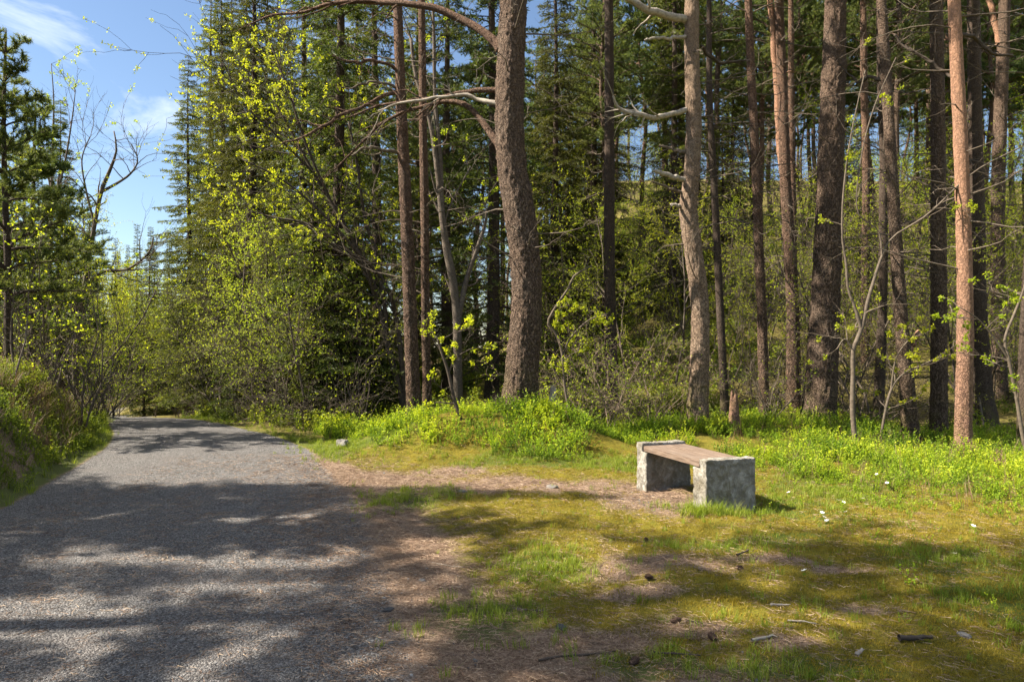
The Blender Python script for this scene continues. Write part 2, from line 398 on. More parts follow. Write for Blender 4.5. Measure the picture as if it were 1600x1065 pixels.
def H(x, y, bumps=True, sink=True):
    x = np.asarray(x, float); y = np.asarray(y, float)
    c, h = path_c(y), path_h(y)
    u = (x - c) - h                  # right of the path
    v = (c - h) - x                  # left of the path
    z = zbase(y) * (1 - sstep(2, 9, u))
    # low mound under the big pine
    def g(cx, cy, rx, ry, a, p=2.0):
        return a * np.exp(-(np.abs((x - cx) / rx) ** p + np.abs((y - cy) / ry) ** p))
    z = z + g(-.35, 11.5, 1.35, 1.1, .55) + g(-1.7, 11.1, 1.0, .75, .30) + g(.75, 11.0, .9, .7, .30) + g(5.4, 12.6, 1.5, 1.4, .25) + g(3.1, 12.2, 1.2, 1.2, .2)
    # wooded slope behind
    hill = np.minimum(np.maximum(y - 17.0, 0), 50) * .36
    hill = hill + .45 * sstep(18, 24, y) * (fbm(x * .25, y * .25, 0, 5, 4) - .5) * 2 * sstep(0, 8, x)
    z = z + hill * sstep(-5, 9, x) - .12 * sstep(5, 9, x) * sstep(9, 12, y) * (1 - sstep(15, 19, y))
    # bank on the left
    bh = np.interp(y, [-30, 2, 8, 12, 16, 22, 40], [.8, 1.2, 1.35, 1.2, .55, .5, .6])
    bank = bh * sstep(.15, 1.7, v + (fbm(x * .9, y * .9, 0, 9, 3) - .5) * .7) + .10 * np.clip(v - 1.6, 0, 12)
    z = z + bank * (v > 0)
    off = np.maximum(sstep(.1, .9, u), sstep(.05, .5, v))
    if bumps:
        z = z + off * ((fbm(x * .8, y * .8, 0, 2, 4) - .5) * .16 + (fbm(x * 4, y * 4, 0, 3, 3) - .5) * .07 + (fbm(x * 11, y * 11, 0, 6, 2) - .5) * .025)
        z = z + (1 - off) * (fbm(x * .7, y * .7, 0, 4, 3) - .5) * .05
    if sink:
        z = z - .035 * (1 - sstep(-.25, -.08, np.maximum(u, v)))
    return z

def F_gravel(x, y):
    c, h = path_c(y), path_h(y); u = (x - c) - h; v = (c - h) - x
    wr = np.interp(y, [3, 6, 9, 11, 13], [1.0, .8, .55, .22, .2])
    right = 1 - sstep(-.75, .45, u / wr); left = 1 - sstep(-.5, .5, v / .25)
    return np.minimum(right, left)

DIRT = [(620, 745, .8, .5), (720, 760, .8, .5), (820, 755, .9, .35), (930, 760, .9, .4), (1010, 775, .6, .45), (1060, 790, .35, .35), (680, 735, .7, .3),
        (980, 890, .33, .22), (1050, 885, .4, .18), (1010, 930, .35, .1), (760, 1000, .35, .25), (900, 1010, .5, .22), (1080, 985, .3, .2),
        (1310, 885, .25, .12), (1350, 950, .25, .1), (1240, 1010, .2, .12), (1210, 870, .35, .1), (820, 1060, .8, .3), (1000, 1065, .5, .2)]
GRASSY = [(850, 880, .35, .35), (760, 960, .35, .35), (640, 780, .5, .5), (1100, 850, .5, .16), (1230, 845, .4, .16), (1100, 795, .35, .2), (1480, 880, .5, .4),
          (1230, 790, .6, .6), (1300, 760, .8, .7), (870, 725, 1.6, .35), (980, 725, 1., .45), (540, 705, .5, .6), (600, 705, .6, .4), (500, 690, .4, .6), (1020, 1040, .3, .15), (1250, 1050, .5, .12), (1560, 940, .4, .4)]
def blobs(x, y, L):
    r = np.zeros_like(np.asarray(x, float))
    for px, py, rx, ry in L:
        gx, gy = gpt(px, py)
        r = np.maximum(r, np.exp(-(((x - gx) / (rx * 1.15)) ** 2 + ((y - gy) / (ry * 1.25)) ** 2)))
    return r
def F_dirt(x, y):
    c, h = path_c(y), path_h(y); u = (x - c) - h; v = (c - h) - x
    d = blobs(x, y, DIRT) * .8
    d = np.maximum(d, (1 - sstep(.2, np.interp(y, [3, 6, 9, 10.5], [.8, .9, .8, .25]), u)) * (y < 11) * .7)
    d = np.maximum(d, sstep(.2, .9, v) * .2)
    d = d + (fbm(x * 1.5, y * 1.5, 0, 21, 4) - .5) * .9 * sstep(.3, 1., u) + .17 * (y < 9.0) - .13 * sstep(1.0, 2.4, x)
    return np.clip(d, 0, 1)
def F_grassy(x, y):
    c, h = path_c(y), path_h(y); u = (x - c) - h; v = (c - h) - x
    g = blobs(x, y, GRASSY)
    g = np.maximum(g, np.exp(-((u - .25) / .3) ** 2) * sstep(9.5, 10.5, y))
    g = np.maximum(g, np.exp(-((v - .18) / .2) ** 2))
    return np.clip(g, 0, 1)
def F_hill(x, y): return sstep(10.5, 14, y) * sstep(-.3, .4, (x - path_c(y)) - path_h(y)) + sstep(.5, 1.4, path_c(y) - path_h(y) - x)

def spread(a, b, step, far, grow=1.22):
    g = list(np.arange(a, b + 1e-6, step)); s = step; p = b
    while p < far[1]: s *= grow; p += s; g.append(p)
    s = step; p = a
    while p > far[0]: s *= grow; p -= s; g.insert(0, p)
    return np.array(g)
gx_ = spread(-9, 8.5, .055, (-220, 220)); gy_ = spread(2.2, 14.5, .055, (-60, 320), 1.12)
X, Y = np.meshgrid(gx_, gy_); Z = H(X, Y)
nx, ny = len(gx_), len(gy_)
ii = (np.arange(ny - 1)[:, None] * nx + np.arange(nx - 1)[None]).ravel()
Q = np.stack([ii, ii + 1, ii + nx + 1, ii + nx], -1)
Vg = np.stack([X.ravel(), Y.ravel(), Z.ravel()], -1)
atts = lambda x, y: {'gravel': F_gravel(x, y), 'dirt': F_dirt(x, y), 'grassy': F_grassy(x, y), 'hill': np.clip(F_hill(x, y), 0, 1)}
struct(link('ground', mk_mesh('ground', Vg, Q, np.zeros((0, 3), int), M['ground'], atts(Vg[:, 0], Vg[:, 1]))))

ys = np.concatenate([np.arange(-6, 2, .3), np.arange(2, 16, .06), np.arange(16, 44, .25)]); us = np.linspace(-1, 1, 61)
Yp = np.repeat(ys, len(us)); Up = np.tile(us, len(ys))
hw = path_h(Yp) + .16 * (fbm(Yp * 1.3, np.sign(Up) * 7, 0, 31, 4) - .5) * 2
Xp = path_c(Yp) + Up * hw
Zp = H(Xp, Yp, True, False) + .005 - .02 * (np.abs(Up) > .99) + .01 * (1 - Up ** 2)
ns = len(us); ii = (np.arange(len(ys) - 1)[:, None] * ns + np.arange(ns - 1)[None]).ravel()
struct(link('path', mk_mesh('path', np.stack([Xp, Yp, Zp], -1), np.stack([ii, ii + 1, ii + ns + 1, ii + ns], -1), np.zeros((0, 3), int), M['ground'], atts(Xp, Yp))))

def top_z(x, y):
    """height of what one stands on (path sheet or ground)"""
    x = np.asarray(x, float); y = np.asarray(y, float)
    u = np.abs(x - path_c(y)) / path_h(y)
    return np.where(u < .95, H(x, y, True, False) + .005 + .01 * (1 - u * u), H(x, y))

# ------------------------------------------------------------------ the bench
def block_mesh(name, sl, zl, solid, mat, seed, amp):
    """rough hewn stone: a stepped solid (cells s, z along a width of .60 m), gridded and chipped"""
    yl = np.linspace(-.30, .30, 35); ns_, nz_, ny_ = len(sl) - 1, len(zl) - 1, len(yl) - 1
    occ = np.zeros((ns_ + 2, ny_ + 2, nz_ + 2), bool)
    for i in range(ns_):
        for k in range(nz_): occ[i + 1, 1:-1, k + 1] = solid((sl[i] + sl[i + 1]) / 2, (zl[k] + zl[k + 1]) / 2)
    idx = {}; V = []; Fq = []
    def vid(i, j, k):
        if (i, j, k) not in idx: idx[(i, j, k)] = len(V); V.append((sl[i], yl[j], zl[k]))
        return idx[(i, j, k)]
    D = [((1, 0, 0), [(1, 0, 0), (1, 1, 0), (1, 1, 1), (1, 0, 1)]), ((-1, 0, 0), [(0, 0, 0), (0, 0, 1), (0, 1, 1), (0, 1, 0)]),
         ((0, 1, 0), [(0, 1, 0), (0, 1, 1), (1, 1, 1), (1, 1, 0)]), ((0, -1, 0), [(0, 0, 0), (1, 0, 0), (1, 0, 1), (0, 0, 1)]),
         ((0, 0, 1), [(0, 0, 1), (1, 0, 1), (1, 1, 1), (0, 1, 1)]), ((0, 0, -1), [(0, 0, 0), (0, 1, 0), (1, 1, 0), (1, 0, 0)])]
    for i, j, k in np.argwhere(occ):
        for (a, b_, c), cs in D:
            if not occ[i + a, j + b_, k + c]: Fq.append([vid(i - 1 + p, j - 1 + q, k - 1 + r) for p, q, r in cs])
    me = mk_mesh(name, np.array(V), np.array(Fq), np.zeros((0, 3), int), mat, None, True)
    co = np.array([v.co[:] for v in me.vertices]); no = np.array([v.normal[:] for v in me.vertices])
    d = (fbm(co[:, 0] * 9, co[:, 1] * 9, co[:, 2] * 9, seed, 4) - .55) * 2 * amp + (fbm(co[:, 0] * 34, co[:, 1] * 34, co[:, 2] * 34, seed + 7, 3) - .5) * amp
    co = co + no * d[:, None]; me.vertices.foreach_set('co', co.astype(np.float32).ravel()); me.update()
    return me

bu = np.array([-.323, .947]); bn_near = np.array([1.97, 6.93]); BL = 1.42; BW = .60
bc = bn_near + bu * BL / 2 + np.array([.947, .323]) * BW / 2
bench = bpy.data.objects.new('bench', None); COL.objects.link(bench)
bench.location = (bc[0], bc[1], float(H(bc[0], bc[1])) - .0)
bench.rotation_euler = (0, 0, math.atan2(bu[1], bu[0]))      # local x runs along the bench towards the far end
bz0 = bench.location.z
tag(bench, 'low bench of a wooden plank resting on two rough grey stone blocks', 'bench')
TOPZ = .525 - bz0; LED = .425 - bz0
zl_ = np.concatenate([np.linspace(-.25, LED, 38)[:-1], np.linspace(LED, TOPZ, 7)])
for sg, sd in ((-1, 40), (1, 60)):
    sl_ = np.concatenate([np.linspace(0, .125, 8)[:-1], np.linspace(.125, .23, 7)]) - BL / 2
    sol = lambda q, z: z < LED or q < -BL / 2 + .125
    if sg == 1: sl_ = -sl_[::-1]; sol = lambda q, z: z < LED or q > BL / 2 - .125
    link('support', block_mesh('support', sl_, zl_, sol, M['stone'], sd, .017), bench)
# plank: two boards lie side by side on the ledges
def board(x0, x1, y0, y1, z0, z1, seed):
    import bmesh
    bm = bmesh.new(); bmesh.ops.create_cube(bm, size=1)
    bmesh.ops.scale(bm, vec=(x1 - x0, y1 - y0, z1 - z0), verts=bm.verts); bmesh.ops.translate(bm, vec=((x0 + x1) / 2, (y0 + y1) / 2, (z0 + z1) / 2), verts=bm.verts)
    bmesh.ops.bevel(bm, geom=bm.edges[:], offset=.006, segments=2, affect='EDGES')
    me = bpy.data.meshes.new('seat'); bm.to_mesh(me); bm.free(); me.materials.append(M['plank'])
    return me
# local y of the bench: +y is the camera's left
e0 = BL / 2 - .135
# swap axes in the plank's own object so that its grain follows local y
for k, (a0, a1) in enumerate(((-.285, -.004), (.004, .285))):
    me = board(a0, a1, -e0, e0, LED + .006, LED + .07, k)
    o = link('seat_board', me, bench); o.rotation_euler = (0, 0, -math.pi / 2)

# ------------------------------------------------------------------ tree parts
def curve(p, d, L, n, rng, bend=.25, trop=0.0):
    """a wandering branch line"""
    P = [np.array(p, float)]; d = nrm(d); st = L / (n - 1)
    for i in range(n - 1):
        d = nrm(d + rng.normal(size=3) * bend + np.array([0, 0, trop]))
        P.append(P[-1] + d * st)
    return np.array(P)

def smooth_path(P, n):
    P = np.asarray(P, float); t = np.concatenate([[0], np.cumsum(np.linalg.norm(np.diff(P[:, :3], axis=0), axis=1))])
    tt = np.linspace(0, t[-1], n)
    # Catmull-Rom
    out = []
    for q in tt:
        i = min(max(np.searchsorted(t, q) - 1, 0), len(P) - 2); h = t[i + 1] - t[i]; s = (q - t[i]) / h
        p0, p1, p2, p3 = P[max(i - 1, 0)], P[i], P[i + 1], P[min(i + 2, len(P) - 1)]
        m1 = (p2 - p0) * .5; m2 = (p3 - p1) * .5
        out.append((2 * s ** 3 - 3 * s * s + 1) * p1 + (s ** 3 - 2 * s * s + s) * m1 + (-2 * s ** 3 + 3 * s * s) * p2 + (s ** 3 - s * s) * m2)
    return np.array(out)

def trunk_mesh(P, Rr, mat, seg=40, amp=.1, seed=0, b=None):
    """a trunk with real bark relief"""
    b = b or B(); V, ring, Qd = tube(b, P, Rr, seg, ret=True)
    r = np.asarray(Rr)[:, None]
    th = np.arange(seg) * 2 * np.pi / seg
    cx, sx = np.cos(th)[None] * r, np.sin(th)[None] * r; zz = np.repeat(P[:, 2][:, None], seg, 1)
    f = fbm(cx * 22, sx * 22, zz * 8, seed, 3); rid = 1 - np.abs(2 * f - 1)
    g = fbm(cx * 5, sx * 5, zz * 1.6, seed + 11, 3) - .5
    lob = fbm(cx * 3 / r.max(), sx * 3 / r.max(), zz * .25, seed + 5, 2) - .5
    flare = np.exp(-np.maximum(zz - P[0, 2] - .2, 0) / .35)
    d = -amp * .24 * rid ** 1.6 * np.minimum(r / .2, 1) + g * .05 * r / .2 * .5 + lob * r * (.10 + .5 * flare)
    V = V + ring * d[:, :, None]
    b.add(V.reshape(-1, 3), Qd)
    return b

def spruce_branch(L, rng, dead=0.0, fine=1.0):
    """one drooping spruce branch along +x: wood and needles"""
    w, l = B(), B()
    n = 7; t = np.linspace(0, 1, n)
    side = rng.normal() * .08
    P = np.stack([L * t, L * side * t * t, L * (.10 * t - .42 * t ** 2 + .20 * t ** 3)], -1)
    tube(w, P, (.010 + .006 * L) * (1 - .85 * t), 4)
    tw = np.arange(.10 * L + .04, L, .068)
    for i, x in enumerate(tw):
        tt = x / L; p = np.array([np.interp(tt, t, P[:, q]) for q in range(3)])
        for sgn in (-1, 1):
            if rng.random() < .12: continue
            ln = (.40 * L * (1 - tt) ** .8 + .10) * rng.uniform(.6, 1.1)
            an = sgn * rng.uniform(.75, 1.15)
            d = np.array([math.cos(an), math.sin(an), -.12 - .25 * rng.random()])
            k = max(3, int(ln / .12)); s = np.linspace(0, 1, k)
            Q = p + d[None] * ln * s[:, None] + np.array([0, 0, -.22 * ln])[None] * (s ** 2)[:, None]
            tube(w, Q, .004 * (1 - .6 * s), 3)
            if rng.random() < dead: continue
            m = max(4, int(ln / .024 * fine)); s2 = rng.uniform(.05 if tt > .3 else .35, 1, m)
            pp = p + d[None] * ln * s2[:, None] + np.array([0, 0, -.22 * ln])[None] * (s2 ** 2)[:, None]
            dd = nrm(d) * .8 + rng.normal(size=(m, 3)) * .55
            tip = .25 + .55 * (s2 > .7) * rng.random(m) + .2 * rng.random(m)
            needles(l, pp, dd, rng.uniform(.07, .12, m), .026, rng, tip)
    m = int(L * 22 * fine); s2 = rng.uniform(.4, 1, m)
    pp = np.stack([np.interp(s2, t, P[:, q]) for q in range(3)], -1)
    if rng.random() >= dead: needles(l, pp, np.array([1, 0, 0]) * .7 + rng.normal(size=(m, 3)) * .6, .08, .018, rng, .5)
    return w.arr(), l.arr()

def pine_limb(L, rng, tuftn=15, scale=1.0):
    w, l = B(), B()
    n = 8; t = np.linspace(0, 1, n)
    P = np.stack([L * t, L * .12 * np.sin(t * 4 + rng.uniform(0, 6)) * t, L * (.30 * t - .28 * t ** 2) + .05 * np.sin(t * 9) * L * .3], -1)
    tube(w, P, (.012 + .012 * L) * (1 - .8 * t), 5)
    def tuft(p, d, sz):
        m = tuftn; dd = nrm(d)[None] * .75 + rng.normal(size=(m, 3)) * .6
        st = p[None] - nrm(d)[None] * rng.uniform(0, .14, m)[:, None] * sz
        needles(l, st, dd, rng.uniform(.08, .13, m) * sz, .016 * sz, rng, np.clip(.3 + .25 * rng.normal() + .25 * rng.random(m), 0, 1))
    for x in np.linspace(.3, 1, max(4, int(L * 6))):
        p = np.array([np.interp(x, t, P[:, q]) for q in range(3)])
        for sgn in (-1, 1):
            if rng.random() < .2: continue
            ln = rng.uniform(.25, .55) * (1.25 - .6 * x) * min(L, 1.6) * .8
            an = sgn * rng.uniform(.4, 1.1); d = np.array([math.cos(an), math.sin(an), rng.uniform(0, .45)])
            Q = curve(p, d, ln, 4, rng, .15, .08); tube(w, Q, np.linspace(.007, .003, 4), 3)
            for q in range(1, 4):
                for _ in range(2 if q < 3 else 3):
                    dd = nrm(Q[q] - Q[q - 1]) + rng.normal(size=3) * .55 + np.array([0, 0, .25])
                    tuft(Q[q] + nrm(dd) * .07, dd, scale)
    return w.arr(), l.arr()

def bare_limb(L, rng, n=7, sub=6, bend=.22, r0=.012):
    w = B(); t = np.linspace(0, 1, n)
    P = curve((0, 0, 0), (1, 0, rng.uniform(-.1, .3)), L, n, rng, bend); tube(w, P, r0 * (1 - .8 * t), 4)
    for i in range(sub):
        k = rng.integers(2, n); d = nrm(P[k] - P[k - 1]) + rng.normal(size=3) * .6
        q = curve(P[k], d, L * rng.uniform(.15, .4), 4, rng, .25); tube(w, q, np.linspace(r0 * .4, r0 * .12, 4), 3)
    return w.arr()

rngT = np.random.default_rng(11)
SB = {L: [spruce_branch(L, rngT) for _ in range(4)] for L in (.4, .8, 1.3, 1.9, 2.5)}
SBD = {L: [spruce_branch(L, rngT, .75) for _ in range(3)] for L in (.8, 1.3, 1.9)}
PL = {L: [pine_limb(L, rngT) for _ in range(4)] for L in (.6, 1.2, 1.9, 2.7)}
BLm = {L: [bare_limb(L, rngT) for _ in range(4)] for L in (.5, 1.0, 1.8)}
def pick(lib, L, rng):
    k = min(lib, key=lambda q: abs(q - L)); return lib[k][rng.integers(len(lib[k]))], L / k

def gen_spruce(h, r0, lmax, base, rng, dens=1.0, deadbelow=0.0, power=.85):
    tr, cr = B(), B()
    n = 24; z = np.linspace(-.3, h, n); t = z / h
    P = np.stack([.05 * np.sin(z * .4), .05 * np.cos(z * .33) - .05, z], -1)
    rr = np.maximum(r0 * (1 - np.clip(t, 0, 1)) ** .9, .008) * (1 + .5 * np.exp(-np.maximum(z, 0) / .3)); trunk_mesh(P, rr, None, 12, .05, 3, tr)
    zz = base; k = 0; ph = 0
    while zz < h - .1:
        tt = zz / h; L = lmax * (1 - tt) ** power * rng.uniform(.7, 1.1)
        if tt < .25: L *= .75 + tt
        for q in range(rng.integers(3, 6)):
            ph += 2.4; a = ph + rng.normal() * .25; l_ = max(.25, L * rng.uniform(.75, 1.15))
            lib = SBD if (zz < deadbelow and rng.random() < .8) else SB
            (w, f), s = pick(lib, l_, rng); s = np.clip(s, .7, 1.3)
            up = .35 * (tt - .45)
            Mx = rotz(a) @ roty(-up) * s
            o = (np.interp(zz, z, P[:, 0]), np.interp(zz, z, P[:, 1]), zz + rng.normal() * .06)
            merge(tr, w, Mx, o); merge(cr, f, Mx, o, rng.normal() * .08)
        zz += rng.uniform(.19, .30) / dens * (1 if tt < .8 else .7)
    return tr.mesh('trunk', M['bark_dark']), cr.mesh('crown', M['spruce'], False)

def gen_pine(h, r0, cb, lmax, rng, mat, wob=.15, dead=10, young=False):
    tr, cr = B(), B()
    n = 40; z = np.linspace(-.3, h, n); ph = rng.uniform(0, 6, 4)
    x = wob * (np.sin(z * .45 + ph[0]) + .5 * np.sin(z * 1.1 + ph[1])); y = wob * (np.sin(z * .4 + ph[2]) + .4 * np.sin(z * .9 + ph[3]))
    x -= x[1]; y -= y[1]; P = np.stack([x, y, z], -1); t = np.clip(z / h, 0, 1)
    rr = np.maximum(r0 * (1 - .78 * t ** 1.2), .01) * (1 + .45 * np.exp(-np.maximum(z, 0) / .3)); rr[-1] *= .3
    trunk_mesh(P, rr, None, 16, .09, int(rng.integers(99)), tr)
    at = lambda q: np.array([np.interp(q, z, P[:, 0]), np.interp(q, z, P[:, 1]), q])
    for i in range(dead):
        q = rng.uniform(1.6, cb + .5); l_ = rng.uniform(.4, 1.9); (w), s = pick(BLm, l_, rng)
        merge(tr, w, rotz(rng.uniform(0, 6.3)) @ roty(rng.uniform(-.3, .35)) * s, at(q))
    zz = cb; a = rng.uniform(0, 6)
    while zz < h:
        tt = (zz - cb) / (h - cb); L = lmax * ((.55 + .9 * tt) if tt < .45 else (1.0 - (tt - .45) * 1.35)) if not young else lmax * (1 - .85 * tt)
        for q in range(2 if not young else 4):
            a += 2.4; l_ = max(.45, L * rng.uniform(.7, 1.15)); (w, f), s = pick(PL, l_, rng); s = np.clip(s, .75, 1.25)
            Mx = rotz(a + rng.normal() * .3) @ roty(-rng.uniform(-.15, .35) - .5 * tt) * s; o = at(zz)
            merge(tr, w, Mx, o); merge(cr, f, Mx, o, rng.normal() * .1)
        zz += rng.uniform(.2, .4) if not young else rng.uniform(.35, .55)
    return tr.mesh('trunk', mat), cr.mesh('crown', M['pine'], False)

def gen_leafy(h, r0, rng, leaf=.05, leafn=3, stems=1, lean=.25, kids=(11, 5, 4), start=.25, bmat='twig_dark', lmat='fresh', blen=.38, lean_dir=None, trop=.05, keep=1.0):
    tr, cr = B(), B()
    def twig(p, d, L, lev, r):
        n = 5 if lev > 1 else 7
        P = curve(p, d, L, n, rng, .16 + .05 * lev, trop); t = np.linspace(0, 1, n)
        tube(tr, P, r * (1 - .75 * t), (6, 5, 4, 3)[min(lev, 3)])
        if lev >= 2 and leafn:
            m = max(2, int(L / .09)); s = rng.uniform(.25, 1, m); s = s[rng.random(m) < keep]
            if len(s):
                pp = np.stack([np.interp(s, t, P[:, q]) for q in range(3)], -1); pp = np.repeat(pp, leafn, 0)
                leaves(cr, pp, rng.normal(size=pp.shape) + np.array([0, 0, .35]), rng.uniform(.7, 1.2, len(pp)) * leaf, leaf * .62, rng, np.clip(.5 + .25 * rng.normal(size=len(pp)), 0, 1))
        if lev < len(kids):
            for i in range(kids[lev]):
                s = rng.uniform(start if lev == 0 else .2, 1); q = np.array([np.interp(s, t, P[:, c]) for c in range(3)])
                j = min(int(s * (n - 1)), n - 2); dd = nrm(P[j + 1] - P[j]); o = nrm(np.cross(dd, rng.normal(size=3)))
                ln = L * blen * (1.15 - .6 * s) * rng.uniform(.7, 1.25) if lev == 0 else L * rng.uniform(.35, .6)
                twig(q, dd * rng.uniform(.5, .9) + o * .8, ln, lev + 1, max(r * (1 - .75 * s) * .55, .003))
    for s in range(stems):
        a = rng.uniform(0, 6.3) if lean_dir is None else lean_dir + rng.normal() * .5
        d = np.array([math.cos(a) * lean, math.sin(a) * lean, 1]) if (stems > 1 or lean_dir is not None) else np.array([rng.normal() * lean * .4, rng.normal() * lean * .4, 1])
        twig((rng.normal() * .08 * (stems > 1), rng.normal() * .08 * (stems > 1), -.15), d, h * rng.uniform(.8, 1.05), 0, r0)
    tm = tr.mesh('trunk', M[bmat])
    return tm, (cr.mesh('crown', M[lmat], False) if cr.n else None)

KIND = {}
def tree(kind, name, label, cat, x, y, rz=0.0, sc=1.0, group=None, dz=0.0, tilt=(0, 0)):
    tm, cm = KIND[kind]
    r = bpy.data.objects.new(name, None); COL.objects.link(r)
    r.location = (x, y, float(H(x, y)) + dz); r.rotation_euler = (tilt[0], tilt[1], rz)
    r.scale = (sc, sc, sc)
    tag(r, label, cat, group)
    link('trunk', tm, r)
    if cm: link('crown', cm, r)
    return r

rg = lambda s: np.random.default_rng(s)
KIND['spruce_tall'] = gen_spruce(18, .20, 2.9, 1.2, rg(1), 1.0)
KIND['spruce_mid'] = gen_spruce(14, .17, 2.4, .7, rg(2), 1.05, 2.5)
KIND['spruce_bare'] = gen_spruce(16, .19, 2.5, 1.0, rg(3), .8, 6.0)
KIND['spruce_young'] = gen_spruce(6, .08, 1.6, .3, rg(4), 1.1)
KIND['pine_a'] = gen_pine(15, .15, 7.5, 2.5, rg(5), M['bark_pine'], .15, 30)
KIND['pine_b'] = gen_pine(17, .17, 8.5, 2.7, rg(6), M['bark_grey'], .10, 34)
KIND['pine_c'] = gen_pine(14, .12, 7.0, 2.2, rg(7), M['bark_pine'], .2, 26)
KIND['pine_young'] = gen_pine(6.6, .085, 1.5, 1.7, rg(8), M['bark_dark'], .04, 3, True)
KIND['alder_a'] = gen_leafy(7.5, .06, rg(9), .055, 3, 3, .3, (13, 6, 4))
KIND['alder_b'] = gen_leafy(9, .075, rg(10), .055, 3, 2, .22, (14, 6, 4))
KIND['birch_a'] = gen_leafy(9, .06, rg(12), .045, 3, 1, .2, (16, 6, 4), .3, 'bark_birch')
KIND['birch_b'] = gen_leafy(7, .045, rg(13), .045, 2, 1, .3, (14, 5, 4), .25, 'twig')
KIND['bare'] = gen_leafy(8, .06, rg(14), .04, 1, 1, .4, (12, 6, 5), .35, 'twig_dark', 'fresh', .45, keep=.12)
KIND['bare_thin'] = gen_leafy(6.5, .032, rg(24), .045, 2, 2, .35, (14, 6, 5), .2, 'twig', 'fresh', .42, keep=.25)
KIND['sapling'] = gen_leafy(3.2, .018, rg(15), .05, 2, 2, .3, (8, 4), .25, 'twig', keep=.5)
KIND['bush'] = gen_leafy(1.9, .014, rg(16), .04, 2, 7, .6, (7, 4), .15, 'twig', keep=.35)
KIND['thicket'] = gen_leafy(2.6, .013, rg(18), .04, 2, 9, .95, (7, 5, 3), .12, 'thicket', blen=.5, trop=-.03, keep=.3)
KIND['brush'] = gen_leafy(2.0, .012, rg(17), .03, 0, 9, .9, (8, 6), .1, 'twig', trop=-.02)

